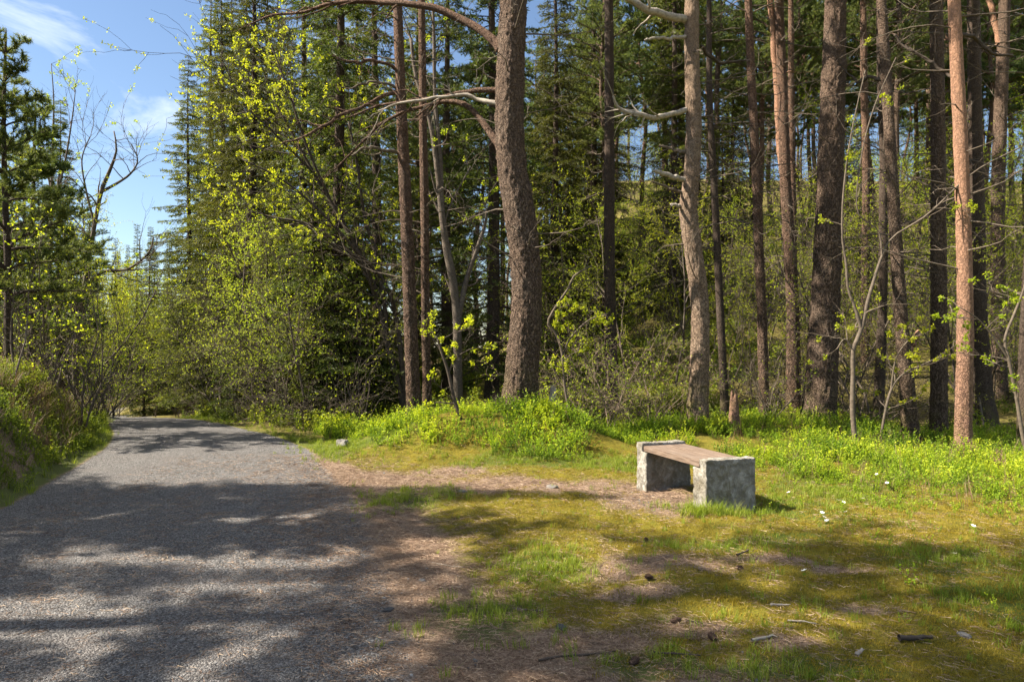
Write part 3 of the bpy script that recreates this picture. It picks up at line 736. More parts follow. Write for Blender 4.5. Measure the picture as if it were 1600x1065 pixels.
# ------------------------------------------------------------------ trunks one can tell apart
CROWN = {}
def hero(name, label, cat, d, pts, mat, top, kind='pine', seed=0, seg=40, amp=.1, limbs=(), crown_l=2.4, cb=None, live=()):
    """pts: (px, py, width px) upward along the trunk, seen at distance d"""
    q = []
    for px, py, w in pts:
        p = px2w(px, py, d); q.append((p[0], p[1], p[2], w / 2 / F * d))
    x0, y0 = q[0][0], q[0][1]; g = float(H(x0, y0))
    rb = q[0][3]
    # reach into the ground and up to the top
    q = [(x0, y0, g - .3, rb * 1.25)] + ([(x0, y0, g + .02, rb * 1.12)] if q[0][2] > g + .15 else []) + q
    lx, ly, lz, lr = q[-1]; px_, py_, pz_, _ = q[-2]
    sl = np.array([(lx - px_), (ly - py_)]) / max(lz - pz_, .1)
    rngh = rg(seed + 100)
    zt = lz; k = 4
    for i in range(1, k + 1):
        zz = lz + (top - lz) * i / k; sl = sl * .7 + rngh.normal(size=2) * .02
        lx, ly = lx + sl[0] * (top - lz) / k, ly + sl[1] * (top - lz) / k
        q.append((lx, ly, zz, max(lr * (1 - .85 * i / k), .02)))
    q = np.array(q); L = np.linalg.norm(np.diff(q[:, :3], axis=0), axis=1).sum()
    S_ = smooth_path(q, int(L / .032) if seg > 30 else int(L / .1)); org = np.array([x0, y0, g])
    P = S_[:, :3] - org; rr = np.maximum(S_[:, 3], .012)
    root = bpy.data.objects.new(name, None); COL.objects.link(root); root.location = org; tag(root, label, cat)
    b = trunk_mesh(P, rr, None, seg, amp, seed)
    cr = B(); at = lambda z: np.array([np.interp(z, P[:, 2], P[:, 0]), np.interp(z, P[:, 2], P[:, 1]), z])
    ra = lambda z: float(np.interp(z, P[:, 2], rr))
    dead = B()
    cb = cb or top * .62
    for i in range(24):
        z = rngh.uniform(2.4, min(cb, 9.5)); w, s = pick(BLm, rngh.uniform(.4, 2.0), rngh)
        a = rngh.uniform(0, 6.3)
        merge(dead, w, rotz(a) @ roty(rngh.uniform(-.3, .3)) * s, at(z) + np.array([math.cos(a), math.sin(a), 0]) * ra(z) * .8)
    z = cb; a = rngh.uniform(0, 6)
    wood = B()
    while z < P[-1, 2]:
        tt = (z - cb) / (P[-1, 2] - cb); l_ = crown_l * ((.6 + .9 * tt) if tt < .4 else 1 - (tt - .4) * 1.2)
        a += 2.4; (w, f), s = pick(PL, max(.5, l_ * rngh.uniform(.7, 1.1)), rngh); Mx = rotz(a) @ roty(-.1 - .6 * tt) * s
        merge(wood, w, Mx, at(z)); merge(cr, f, Mx, at(z), rngh.normal() * .1); z += rngh.uniform(.13, .25)
    merge(b, wood.arr())
    link('trunk', b.mesh('trunk', mat), root)
    if dead.n: link('dead_twigs', dead.mesh('dead_twigs', M['twig']), root)['kind'] = 'stuff'
    link('crown', cr.mesh('crown', M['pine'], False), root)
    for lp in limbs:
        bb = B(); m = lp.get('mat', 'bark_pine')
        pts3 = np.array([np.append(px2w(px, py, d + dd), w / 2 / F * d) for px, py, dd, w in lp['p']])
        s3 = smooth_path(pts3, 26); PP = s3[:, :3] - org
        PP[1:] += (np.stack([fbm(np.arange(26) * .45, 0, 0, seed + 3 * c, 2) for c in range(3)], -1)[1:] - .5) * .06
        tube(bb, PP, np.maximum(s3[:, 3], .004), 10, cap=True)
        for j in range(lp.get('sub', 5)):
            kx = rngh.integers(8, 25); dd = nrm(PP[kx] - PP[kx - 1]) + rngh.normal(size=3) * .55
            c = curve(PP[kx], dd, lp.get('sl', .8) * rngh.uniform(.4, 1.1), 6, rngh, .22); tube(bb, c, np.linspace(max(s3[kx, 3] * .5, .005), .002, 6), 4)
            for jj in range(3):
                k2 = rngh.integers(1, 6); c2 = curve(c[k2], nrm(c[k2] - c[k2 - 1]) + rngh.normal(size=3) * .6, lp.get('sl', .8) * .4, 4, rngh, .25); tube(bb, c2, np.linspace(.003, .0015, 4), 3)
        ob = link('branch', bb.mesh('branch', M[m]), root)
        if lp.get('leafy'):
            fb = B(); nl = lp['leafy']
            for j in range(nl):
                kx = rngh.integers(8, 26); (w, f), s = pick(PL, rngh.uniform(.5, .9), rngh)
                merge(fb, f, rotz(rngh.uniform(0, 6.3)) @ roty(rngh.uniform(-.3, .5)), PP[kx]); 
            link('needle_spray', fb.mesh('needle_spray', M['pine'], False), ob)
    return root

hero('pine_tree', 'thick bent pine trunk rising out of the bright green bilberry mound', 'tree', 11.6,
     [(816, 655, 66), (815, 620, 60), (818, 560, 56), (822, 500, 53), (823, 440, 51), (818, 380, 51), (808, 310, 52), (799, 250, 50), (796, 190, 48), (797, 120, 48), (800, 50, 47), (802, 0, 46)],
     M['bark_grey'], 17.5, seed=1, seg=84, amp=.15, cb=12,
     limbs=[dict(p=[(782, 78, -0.00, 16), (755, 50, 0.16, 13), (700, 22, 0.32, 12), (640, 6, 0.48, 10), (580, 4, 0.80, 9), (520, 5, 0.96, 7), (470, 22, 1.28, 5), (420, 25, 1.44, 4), (385, 40, 1.60, 2)], sub=12, sl=1.3),
            dict(p=[(782, 235, -0.00, 14), (765, 205, 0.16, 11), (735, 172, 0.32, 9), (700, 158, 0.48, 8), (650, 170, 0.64, 6), (600, 190, 0.80, 5), (560, 230, 0.96, 4), (510, 275, 1.12, 2)], sub=12, sl=.9),
            dict(p=[(778, 142, -0.00, 9), (740, 142, 0.16, 8), (700, 150, 0.32, 7), (650, 157, 0.48, 6), (600, 165, 0.80, 4), (545, 182, 0.96, 3)], sub=9, sl=.8),
            dict(p=[(778, 163, -0.00, 8), (748, 156, 0.16, 7), (720, 148, 0.24, 6), (690, 152, 0.32, 5), (640, 160, 0.32, 4), (590, 172, 0.48, 2)], mat='dead', sub=5, sl=.7),
            dict(p=[(832, 440, -0.00, 8), (838, 428, 0.16, 5), (842, 420, 0.24, 3)], mat='bark_pine', sub=0)])
hero('pine_tree', 'grey pine trunk with a gentle double bend and pale broken branch stubs behind the bench', 'tree', 12.45,
     [(1090, 668, 40), (1091, 620, 35), (1093, 560, 32), (1094, 500, 31), (1091, 450, 31), (1084, 400, 31), (1078, 350, 30), (1076, 315, 30), (1081, 270, 27), (1084, 200, 26), (1082, 120, 25), (1081, 60, 24), (1081, 0, 23)],
     M['bark_pale'], 15.5, seed=2, seg=64, amp=.12, cb=11.5, crown_l=2.0,
     limbs=[dict(p=[(1072, 281, 0, 8), (1055, 277, -.2, 8), (1035, 272, -.4, 7), (1022, 267, -.5, 4)], mat='dead', sub=0),
            dict(p=[(1072, 172, 0, 9), (1050, 178, -.1, 8), (1030, 183, -.2, 8), (1000, 180, -.4, 7), (970, 172, -.5, 5), (958, 150, -.6, 3)], mat='dead', sub=8, sl=.7),
            dict(p=[(1072, 32, 0, 12), (1050, 26, -.1, 12), (1020, 18, -.3, 11), (990, 4, -.4, 10), (965, -12, -.5, 9), (940, -40, -.6, 7)], mat='dead', sub=6, sl=.9),
            dict(p=[(1072, 58, 0, 6), (1050, 59, -.2, 5), (1025, 61, -.4, 4), (1008, 63, -.5, 3)], mat='dead', sub=0),
            dict(p=[(1068, 301, 0, 5), (1045, 294, -.2, 4), (1018, 284, -.4, 2)], mat='twig', sub=2, sl=.4),
            dict(p=[(1072, 238, 0, 6), (1050, 233, .2, 5), (1030, 228, .3, 3)], mat='twig', sub=2, sl=.4),
            dict(p=[(1094, 72, 0, 6), (1110, 88, .2, 5), (1130, 98, .4, 4), (1170, 95, .6, 3)], mat='twig_dark', sub=5, sl=.6),
            dict(p=[(1068, 322, 0, 6), (1055, 321, -.1, 5), (1050, 321, -.2, 4)], mat='dead', sub=0)])
hero('pine_tree', 'thickest straight grey pine trunk right of the bench', 'tree', 13.3,
     [(1279, 672, 66), (1281, 640, 54), (1284, 590, 50), (1287, 530, 48), (1290, 460, 46), (1293, 400, 44), (1296, 320, 42), (1298, 240, 40), (1301, 160, 39), (1304, 80, 37), (1306, 0, 35)],
     M['bark_grey'], 16, seed=3, seg=80, amp=.14, cb=9.5)
hero('pine_tree', 'sunlit orange red pine trunk with dried heather at its foot', 'tree', 10.6,
     [(1504, 735, 32), (1505, 690, 27), (1506, 620, 25), (1508, 540, 24), (1508, 460, 23), (1506, 380, 22), (1504, 300, 21), (1500, 200, 20), (1495, 100, 19), (1491, 0, 18)],
     M['bark_red'], 13, seed=4, seg=40, amp=.06, cb=9, crown_l=1.8,
     limbs=[dict(p=[(1497, 125, 0, 6), (1475, 112, .1, 5), (1450, 95, .2, 5), (1425, 80, .3, 4), (1395, 55, .4, 3)], mat='twig_dark', sub=5, sl=.6),
            dict(p=[(1490, 52, 0, 7), (1520, 58, .2, 6), (1545, 80, .4, 5), (1580, 88, .5, 4)], mat='twig_dark', sub=6, sl=.5)])
hero('pine_tree', 'leaning reddish pine trunk left of the mound, the thicker of a close pair', 'tree', 13.2,
     [(648, 660, 30), (645, 600, 24), (642, 520, 23), (639, 440, 22), (636, 360, 21), (632, 270, 20), (627, 170, 18), (624, 80, 16), (621, 0, 15)],
     M['bark_pine'], 14.5, seed=5, seg=36, amp=.08, cb=9.8,
     limbs=[dict(p=[(622, 110, 0, 6), (605, 100, -.2, 5), (580, 95, -.3, 5), (555, 97, -.4, 4), (520, 88, -.5, 2)], mat='bark_pine', sub=5, sl=.5),
            dict(p=[(620, 143, 0, 7), (600, 150, -.2, 6), (570, 165, -.4, 5), (530, 182, -.6, 5), (490, 205, -.8, 4), (440, 225, -.9, 2)], mat='bark_pine', sub=8, sl=.8),
            dict(p=[(622, 138, 0, 5), (600, 130, -.1, 4), (570, 130, -.2, 3), (540, 140, -.3, 2)], mat='twig', sub=4, sl=.5),
            dict(p=[(624, 238, 0, 6), (600, 235, -.2, 5), (570, 231, -.4, 4), (545, 245, -.5, 2)], mat='twig', sub=4, sl=.5)])
hero('pine_tree', 'slim straight pine trunk left of the mound, the thinner of a close pair', 'tree', 13.6,
     [(669, 660, 19), (667, 600, 15), (665, 500, 14), (664, 400, 14), (663, 300, 14), (661, 200, 13), (660, 100, 12), (659, 0, 11)],
     M['bark_pine'], 13, seed=6, seg=32, amp=.06, cb=9.8, crown_l=1.8)
hero('pine_tree', 'dark straight pine trunk just right of the sunlit orange one', 'tree', 15.5,
     [(1538, 655, 40), (1535, 610, 30), (1531, 540, 26), (1528, 460, 24), (1527, 360, 23), (1525, 260, 22), (1523, 160, 21), (1522, 60, 20), (1521, 0, 19)],
     M['bark_dark'], 17, seed=7, seg=32, amp=.08, cb=11)
hero('pine_tree', 'dark brown straight pine trunk just left of the sunlit orange one', 'tree', 13.6,
     [(1467, 690, 32), (1467, 640, 27), (1467, 560, 25), (1467, 460, 24), (1466, 360, 23), (1466, 260, 22), (1465, 160, 21), (1464, 60, 20), (1463, 0, 19)],
     M['bark_grey'], 16, seed=8, seg=32, amp=.08, cb=10.5,
     limbs=[dict(p=[(1458, 330, 0, 5), (1430, 345, .3, 4), (1400, 350, .5, 3), (1375, 345, .6, 2)], mat='twig_dark', sub=5, sl=.6)])
hero('pine_tree', 'slanting dark pine trunk that leans left, between the thickest trunk and the orange one', 'tree', 12.4,
     [(1424, 705, 30), (1421, 650, 25), (1416, 590, 23), (1410, 520, 21), (1404, 440, 20), (1398, 350, 19), (1393, 260, 18), (1387, 160, 17), (1381, 60, 16), (1377, 0, 15)],
     M['bark_grey'], 15, seed=9, seg=32, amp=.08, cb=9.8,
     limbs=[dict(p=[(1413, 560, 0, 9), (1424, 540, .1, 9), (1432, 524, .15, 8), (1436, 517, .2, 7)], mat='bark_red', sub=0),
            dict(p=[(1390, 130, 0, 7), (1360, 120, .2, 5), (1340, 128, .3, 4), (1320, 110, .4, 2)], mat='twig_dark', sub=5, sl=.6)])
hero('pine_tree', 'thin dark crooked pine trunk directly right of the thickest trunk', 'tree', 15.2,
     [(1372, 668, 22), (1374, 610, 17), (1377, 540, 15), (1379, 470, 14), (1380, 400, 14), (1380, 320, 13), (1381, 240, 13), (1377, 140, 12), (1375, 0, 11)],
     M['bark_dark'], 15, seed=10, seg=24, amp=.06, cb=10.5, crown_l=2.0)
hero('pine_tree', 'dark pine trunk left of the thickest trunk, forked from above its middle', 'tree', 15.5,
     [(1240, 655, 30), (1239, 600, 24), (1239, 520, 21), (1237, 440, 20), (1232, 360, 19), (1227, 280, 18), (1224, 180, 16), (1220, 80, 15), (1217, 0, 14)],
     M['bark_pine'], 16, seed=11, seg=28, amp=.08, cb=10.5,
     limbs=[dict(p=[(1232, 330, 0, 12), (1222, 260, .1, 12), (1216, 170, .2, 11), (1210, 80, .2, 10), (1204, 0, .2, 9), (1200, -80, .2, 8)], mat='bark_red', sub=3, sl=.8)])
hero('pine_tree', 'slender reddish pine trunk above the broken stump, leaning slightly left', 'tree', 13.4,
     [(1196, 680, 22), (1194, 630, 17), (1192, 560, 16), (1190, 480, 15), (1186, 400, 15), (1183, 300, 15), (1178, 200, 14), (1173, 100, 13), (1169, 0, 12)],
     M['bark_pine'], 15, seed=12, seg=28, amp=.06, cb=10, crown_l=2.0)
hero('pine_tree', 'thin dark trunk between the double bent pine and the broken stump', 'tree', 14.2,
     [(1133, 655, 16), (1131, 600, 13), (1127, 520, 13), (1123, 440, 12), (1119, 350, 12), (1114, 260, 11), (1109, 160, 10), (1108, 60, 9), (1108, 0, 8)],
     M['bark_dark'], 12, seed=13, seg=24, amp=.06, cb=9.9, crown_l=1.6)
hero('spruce_tree', 'straight dark brown spruce trunk between the two bent pines', 'tree', 17.,
     [(954, 590, 26), (954, 540, 20), (953, 460, 18), (952, 380, 17), (952, 300, 17), (952, 200, 16), (952, 100, 15), (951, 0, 14)],
     M['bark_dark'], 17, seed=14, seg=24, amp=.05, cb=12)
hero('pine_tree', 'dark trunk standing behind the right wood near its far right end', 'tree', 18.,
     [(1562, 640, 26), (1561, 560, 22), (1560, 480, 21), (1559, 380, 20), (1560, 280, 20), (1563, 180, 19), (1567, 80, 18), (1570, 0, 17)],
     M['bark_grey'], 18, seed=15, seg=24, amp=.08, cb=12,
     limbs=[dict(p=[(1556, 215, 0, 7), (1530, 205, .1, 6), (1500, 195, .2, 5), (1460, 190, .4, 3)], mat='twig_dark', sub=5, sl=.7),
            dict(p=[(1562, 70, 0, 10), (1556, 40, .1, 9), (1546, 0, .2, 8), (1535, -40, .2, 7)], mat='bark_red', sub=2, sl=.7)])
hero('pine_tree', 'dark pine trunk half cut off by the right edge of the picture', 'tree', 11.5,
     [(1606, 715, 32), (1604, 640, 27), (1606, 540, 25), (1612, 420, 24), (1618, 300, 23), (1622, 150, 22), (1626, 0, 20)],
     M['bark_dark'], 14, seed=16, seg=28, amp=.08, cb=9.8)
hero('pine_tree', 'thin pale brown trunk far back between the thickest trunk and the dark crooked one', 'tree', 20.,
     [(1352, 580, 16), (1352, 500, 14), (1352, 420, 13), (1353, 340, 12), (1353, 240, 12), (1350, 140, 11), (1349, 40, 10)],
     M['bark_pine'], 16, seed=17, seg=20, amp=.06, cb=11)
hero('pine_tree', 'slender reddish pine trunk close behind the left of the thickest trunk', 'tree', 19.,
     [(1246, 600, 14), (1244, 520, 12), (1241, 440, 12), (1239, 340, 11), (1237, 240, 11), (1236, 140, 10), (1236, 40, 9)],
     M['bark_pine'], 16, seed=18, seg=20, amp=.06, cb=11)

# ------------------------------------------------------------------ other trees at the wood's edge
def put(kind, name, label, cat, px, d, **kw): return tree(kind, name, label, cat, (px - 800) / F * d, d, **kw)
def tree_stem(name, label, d, stems, mat, seed, leaf=True, keep=.8, leafs=.05, kid=9, blen=1.5, lmat='fresh'):
    """a thin broad-leaved tree whose stems are drawn through their real places"""
    rr = rg(seed); x0 = (stems[0][0][0] - 800) / F * d; g = float(H(x0, d)); org = np.array([x0, d, g])
    root = bpy.data.objects.new(name, None); COL.objects.link(root); root.location = org; tag(root, label, 'tree')
    tr, cr = B(), B()
    for st in stems:
        q = np.array([np.append(px2w(p[0], p[1], d + (p[3] if len(p) > 3 else 0)), p[2] / 2 / F * d) for p in st])
        if st is stems[0]: q = np.vstack([[x0, d, g - .2, q[0, 3] * 1.2], q])
        s = smooth_path(q, 30); P = s[:, :3] - org; tube(tr, P, np.maximum(s[:, 3], .004), 8, cap=True)
        for i in range(kid):
            k = rr.integers(9, 30); dd = nrm(P[k] - P[k - 1]) * .7 + nrm(rr.normal(size=3)) * .8
            ln = blen * rr.uniform(.5, 1.1); c = curve(P[k], dd, ln, 8, rr, .17, .04); tube(tr, c, np.linspace(max(s[k, 3] * .5, .006), .003, 8), 5)
            for j in range(6):
                k2 = rr.integers(2, 8); c2 = curve(c[k2], nrm(c[k2] - c[k2 - 1]) + rr.normal(size=3) * .6, ln * rr.uniform(.25, .5), 5, rr, .2, .04); tube(tr, c2, np.linspace(.004, .002, 5), 3)
                if leaf and rr.random() < keep:
                    m = rr.integers(3, 7); u = rr.uniform(.3, 1, m) ** .6; pp = np.stack([np.interp(u, np.linspace(0, 1, 5), c2[:, z]) for z in range(3)], -1); pp = np.repeat(pp, 5, 0) + rr.normal(size=(m * 5, 3)) * .018
                    leaves(cr, pp, rr.normal(size=pp.shape) + np.array([0, 0, .3]), rr.uniform(.6, 1.2, len(pp)) * leafs, leafs * .62, rr, np.clip(.55 + .25 * rr.normal(size=len(pp)), 0, 1))
    link('trunk', tr.mesh('trunk', M[mat]), root)
    if cr.n: link('crown', cr.mesh('crown', M[lmat], False), root)
    return root

tree_stem('alder_tree', 'thin dark alder of curving stems with fresh yellow green leaves, left of the paired pines', 15.2,
          [[(636, 655, 12), (622, 600, 10), (606, 540, 9), (592, 480, 9), (572, 420, 8), (548, 370, 7), (520, 320, 6), (490, 270, 5), (460, 215, 4), (425, 150, 3)],
           [(606, 540, 7), (600, 470, 7), (588, 400, 6), (570, 340, 5), (560, 270, 4), (545, 190, 3)],
           [(572, 420, 6), (530, 380, 5), (480, 350, 4), (430, 340, 3), (390, 330, 2)],
           [(636, 640, 9), (628, 570, 8), (620, 500, 7), (600, 440, 6), (560, 395, 5, -.4), (500, 330, 4, -.8), (440, 280, 3, -1), (380, 250, 2, -1.2)],
           [(520, 320, 4), (480, 230, 4, -.3), (450, 140, 3, -.5), (420, 60, 2, -.6)],
           [(490, 270, 4), (430, 210, 3, -.6), (380, 160, 2, -.9), (350, 100, 2, -1)]],
          'twig_dark', 50, kid=17, blen=1.9, keep=.9, leafs=.046)
tree_stem('birch_tree', 'pale grey forked birch with few leaves, between the paired pines and the mound pine', 14.5,
          [[(716, 625, 15), (715, 560, 14), (714, 500, 13), (708, 440, 13), (698, 390, 12), (690, 330, 10), (684, 270, 9), (672, 190, 7), (650, 120, 6), (642, 60, 5)],
           [(716, 500, 10), (728, 440, 8), (745, 390, 7), (758, 350, 5), (760, 330, 3)],
           [(690, 330, 8), (688, 250, 7), (680, 160, 6), (678, 60, 5), (676, 0, 4)],
           [(708, 440, 6), (700, 400, 5), (694, 370, 4), (700, 330, 3), (735, 260, 2)]],
          'bark_birch', 51, keep=.3, kid=7, blen=1.1)
tree_stem('sapling', 'crooked pale forked sapling growing between the thickest trunk and the slanting trunk', 11.0,
          [[(1336, 690, 8), (1332, 640, 8), (1333, 580, 7), (1333, 545, 7), (1346, 515, 7), (1356, 470, 6), (1368, 430, 5), (1378, 400, 4), (1395, 370, 3), (1450, 335, 3, -.3), (1520, 270, 2, -.5), (1595, 230, 2, -.7)],
           [(1346, 515, 6), (1336, 480, 5), (1325, 450, 4), (1322, 410, 4), (1316, 370, 3), (1318, 300, 3), (1330, 210, 2), (1352, 110, 2)],
           [(1378, 400, 3), (1372, 360, 2), (1340, 330, 2), (1345, 250, 2), (1365, 170, 2), (1400, 90, 1.5)],
           [(1333, 548, 4), (1320, 530, 3), (1308, 545, 2)]],
          'twig', 52, keep=.35, kid=4, blen=.6, leafs=.045)
tree_stem('sapling', 'bent grey sapling with few leaves at the far right edge of the wood', 9.6,
          [[(1612, 740, 6), (1598, 680, 6), (1588, 620, 5), (1576, 560, 5), (1570, 530, 4), (1585, 490, 4), (1600, 450, 3), (1610, 400, 3)],
           [(1576, 560, 4), (1555, 530, 3), (1530, 500, 2), (1500, 480, 1.5)]],
          'twig', 53, keep=.4, kid=5, blen=.6)
tree_stem('sapling', 'thin bowed sapling with a leafy tip beside the mound pine', 12.2,
          [[(890, 650, 5), (882, 600, 4), (878, 550, 4), (868, 520, 4), (856, 505, 4), (868, 480, 4), (888, 450, 3), (898, 430, 3), (925, 415, 2)],
           [(878, 560, 3), (890, 530, 3), (920, 500, 2), (950, 490, 2)]],
          'twig', 54, keep=.9, kid=6, blen=.6)
tree_stem('sapling', 'leaning dark sapling growing through the top of the mound', 11.0,
          [[(722, 660, 6), (710, 625, 6), (700, 580, 5), (690, 550, 4), (684, 530, 3)], [(700, 585, 3), (712, 560, 3), (735, 545, 2)]], 'twig_dark', 55, keep=.5, kid=5, blen=.6)
tree_stem('oak_sapling', 'slender leaning sapling with leafy twigs low in front of the thickest trunk', 11.6,
          [[(1375, 700, 5), (1380, 660, 4), (1392, 610, 4), (1410, 585, 3), (1440, 570, 2), (1475, 555, 2)], [(1392, 610, 3), (1400, 560, 2), (1420, 530, 2)]], 'twig', 56, keep=.6, kid=6, blen=.7)

# left bank and left of the path
put('pine_young', 'young_pine', 'young dark pine standing on the left bank against the sky', 'tree', 12, 12.2, rz=1.0, sc=.93, dz=.0)
tree_stem('bare_tree', 'bare crooked tree with curling twigs against the sky, left of the path', 19.,
          [[(120, 640, 10), (118, 560, 10), (124, 500, 9), (132, 450, 8), (140, 400, 7), (148, 350, 6), (158, 300, 6), (172, 265, 5), (182, 235, 3), (178, 205, 2)],
           [(158, 300, 5), (185, 285, 4), (205, 270, 3), (215, 250, 2), (205, 225, 1.5)],
           [(148, 350, 4), (135, 300, 3), (128, 250, 2), (140, 215, 1.5)],
           [(132, 450, 6), (160, 425, 5), (200, 420, 4), (232, 395, 3), (240, 370, 2)],
           [(124, 500, 6), (110, 430, 5), (98, 350, 4), (90, 280, 3)]],
          'twig', 57, keep=.12, kid=12, blen=1.4)
tree_stem('bare_tree', 'thin bare birch with fine upright twigs against the sky, behind the young pine', 21.,
          [[(70, 640, 8), (74, 540, 7), (78, 440, 6), (80, 340, 5), (82, 240, 4), (84, 160, 2), (80, 100, 1)],
           [(78, 340, 4), (100, 260, 3), (112, 190, 2), (118, 140, 1)], [(80, 300, 3), (66, 220, 2), (60, 150, 1)]],
          'twig', 58, keep=.25, kid=10, blen=1.3)
# named spruces along the right of the path
put('spruce_mid', 'spruce_tree', 'pointed spruce at the edge of the sky, leftmost of the spruces right of the path', 'tree', 296, 30, rz=.3, sc=1.13)
put('spruce_tall', 'spruce_tree', 'tall spruce rising beyond the top of the picture, second spruce right of the path', 'tree', 345, 27, rz=1.9, sc=1.0)
put('spruce_bare', 'spruce_tree', 'dark spruce trunk with bright green sprays close to the path bend', 'tree', 526, 16, rz=2.2, sc=1.0)
put('spruce_bare', 'spruce_tree', 'dark spruce trunk right behind the left side of the mound pine', 'tree', 768, 16.5, rz=.4, sc=1.0)

rB = rg(77)
spr = [(395, 23), (432, 26), (470, 21), (585, 19.5), (560, 26), (700, 21), (865, 24), (655, 29), (925, 29), (1050, 25), (505, 30), (330, 36), (265, 42), (215, 46), (385, 31), (1062, 27), (300, 50), (180, 52), (240, 58), (420, 40), (520, 38), (360, 44), (150, 60), (100, 55), (185, 44), (215, 40), (235, 38), (160, 50), (200, 47), (262, 36), (140, 48)]
for i, (px, d) in enumerate(spr):
    k = ('spruce_tall', 'spruce_bare')[i % 2]; hh = 18 if i % 2 == 0 else 16
    sc_ = max(rB.uniform(.9, 1.1), (3.2 + .53 * d) / hh) if px > 310 else rB.uniform(.45, .66)
    put(k, 'spruce_tree', 'dark green spruce among the dense spruces behind the mound and path edge', 'tree', px, d, rz=rB.uniform(0, 6.3), sc=sc_, group='spruces behind the mound')
yng = [(372, 19), (415, 17.5), (455, 17), (490, 15.8), (560, 15.5), (590, 16.5), (340, 25), (240, 40), (300, 38), (200, 38), (170, 42), (225, 33), (270, 34), (320, 33), (145, 45), (250, 48), (190, 56), (110, 48), (10, 30), (40, 36), (75, 44), (-15, 38), (20, 46), (60, 30), (0, 55), (95, 34)]
for i, (px, d) in enumerate(yng):
    put('spruce_young', 'young_spruce', 'young spruce with green sprays filling the gaps under the tall spruces', 'tree', px, d, rz=rB.uniform(0, 6.3), sc=rB.uniform(.6, 1.0), group='young spruces under the tall ones')
for i, (px, d) in enumerate([(352, 21), (400, 18.5), (430, 22), (480, 18), (330, 28), (250, 34), (205, 36), (180, 30), (150, 27), (275, 44), (225, 50), (130, 36), (380, 26), (190, 40), (245, 38), (160, 48), (110, 40), (300, 45), (90, 34), (210, 60), (260, 62), (130, 60), (420, 30), (60, 45), (20, 34), (-30, 30), (45, 40), (0, 48), (80, 55), (30, 60), (-20, 40), (100, 40), (150, 38), (175, 46), (230, 42), (205, 52)]):
    put(('bare', 'birch_b', 'alder_b', 'bare')[i % 4], 'broadleaf_tree', 'thin broadleaf tree with fresh yellow green leaves beside the far path', 'tree', px, d, rz=rB.uniform(0, 6.3), sc=rB.uniform(.7, 1.0), group='broadleaf trees along the path')
for i, (px, d) in enumerate([(-20, 15), (50, 17), (95, 22), (40, 25), (-40, 20), (130, 45), (70, 34)]):
    put(('pine_young', 'pine_young', 'spruce_mid', 'pine_a', 'pine_young', 'pine_b', 'spruce_mid')[i], 'conifer_tree', 'dark conifer on the left bank behind the young pine', 'tree', px, d, rz=rB.uniform(0, 6.3), sc=(.8, 1.15, .7, .62, 1.1, .75, .7)[i], group='conifers on the left bank')
for i, (px, d) in enumerate([(30, 11), (75, 12.5), (105, 14), (60, 15.5), (140, 17), (150, 20), (-5, 13), (170, 24), (120, 12.5)]):
    put(('sapling', 'bush', 'sapling')[i % 3], 'leafy_shrub', 'slender shrub with fresh yellow green leaves on the left bank', 'shrub', px, d, rz=rB.uniform(0, 6.3), sc=rB.uniform(.8, 1.3), group='leafy shrubs on the left bank')
for i, (px, d) in enumerate([(385, 17.5), (410, 16.6), (440, 16), (465, 15.5), (350, 21), (500, 14.8), (550, 14.5), (575, 14.6), (330, 24), (285, 30), (240, 32)]):
    put(('bush', 'sapling', 'brush')[i % 3], 'understory_shrub', 'thin twiggy shrub with scattered fresh leaves along the right edge of the path', 'shrub', px, d, rz=rB.uniform(0, 6.3), sc=rB.uniform(.7, 1.2), group='twiggy shrubs along the path')
for i, (px, d) in enumerate([(350, 19), (375, 18), (400, 16.5), (425, 17), (448, 15.6), (478, 15), (505, 15.6), (560, 14.6)]):
    put(('bare_thin', 'birch_b')[i % 3 == 2], 'understory_tree', 'thin twiggy young tree at the foot of the spruces along the path', 'tree', px, d, rz=rB.uniform(0, 6.3), sc=rB.uniform(.5, .85), group='twiggy young trees at the foot of the spruces')
for i, (px, d) in enumerate([(62, 14), (95, 16), (128, 15.5), (150, 18.5), (112, 19), (168, 22), (40, 17), (185, 29), (20, 14.5), (150, 26), (125, 25), (168, 27.5), (95, 27), (140, 30)]):
    put(('sapling', 'birch_b', 'bush')[i % 3], 'bank_shrub', 'leafy young broadleaf shrub crowding the top of the left bank', 'shrub', px, d, rz=rB.uniform(0, 6.3), sc=(1.5, .75, 1.7)[i % 3] * rB.uniform(.85, 1.1), group='young broadleaf shrubs on top of the left bank')
put('thicket', 'bramble_thicket', 'largest tangle of bare brown twigs, behind the mound to the left of the bench', 'thicket', 950, 13.0, rz=.5, sc=1.0)
put('thicket', 'bramble_thicket', 'tangle of bare brown twigs nearest to the double bent pine', 'thicket', 1015, 14.2, rz=2.5, sc=.95)
put('brush', 'bramble_thicket', 'low tangle of bare grey twigs close to the right foot of the mound pine', 'thicket', 895, 13.6, rz=4.0, sc=.8)
put('brush', 'bramble_thicket', 'thin bare twigs at the back of the mound, left of its pine', 'thicket', 730, 13.0, rz=1.0, sc=.7)

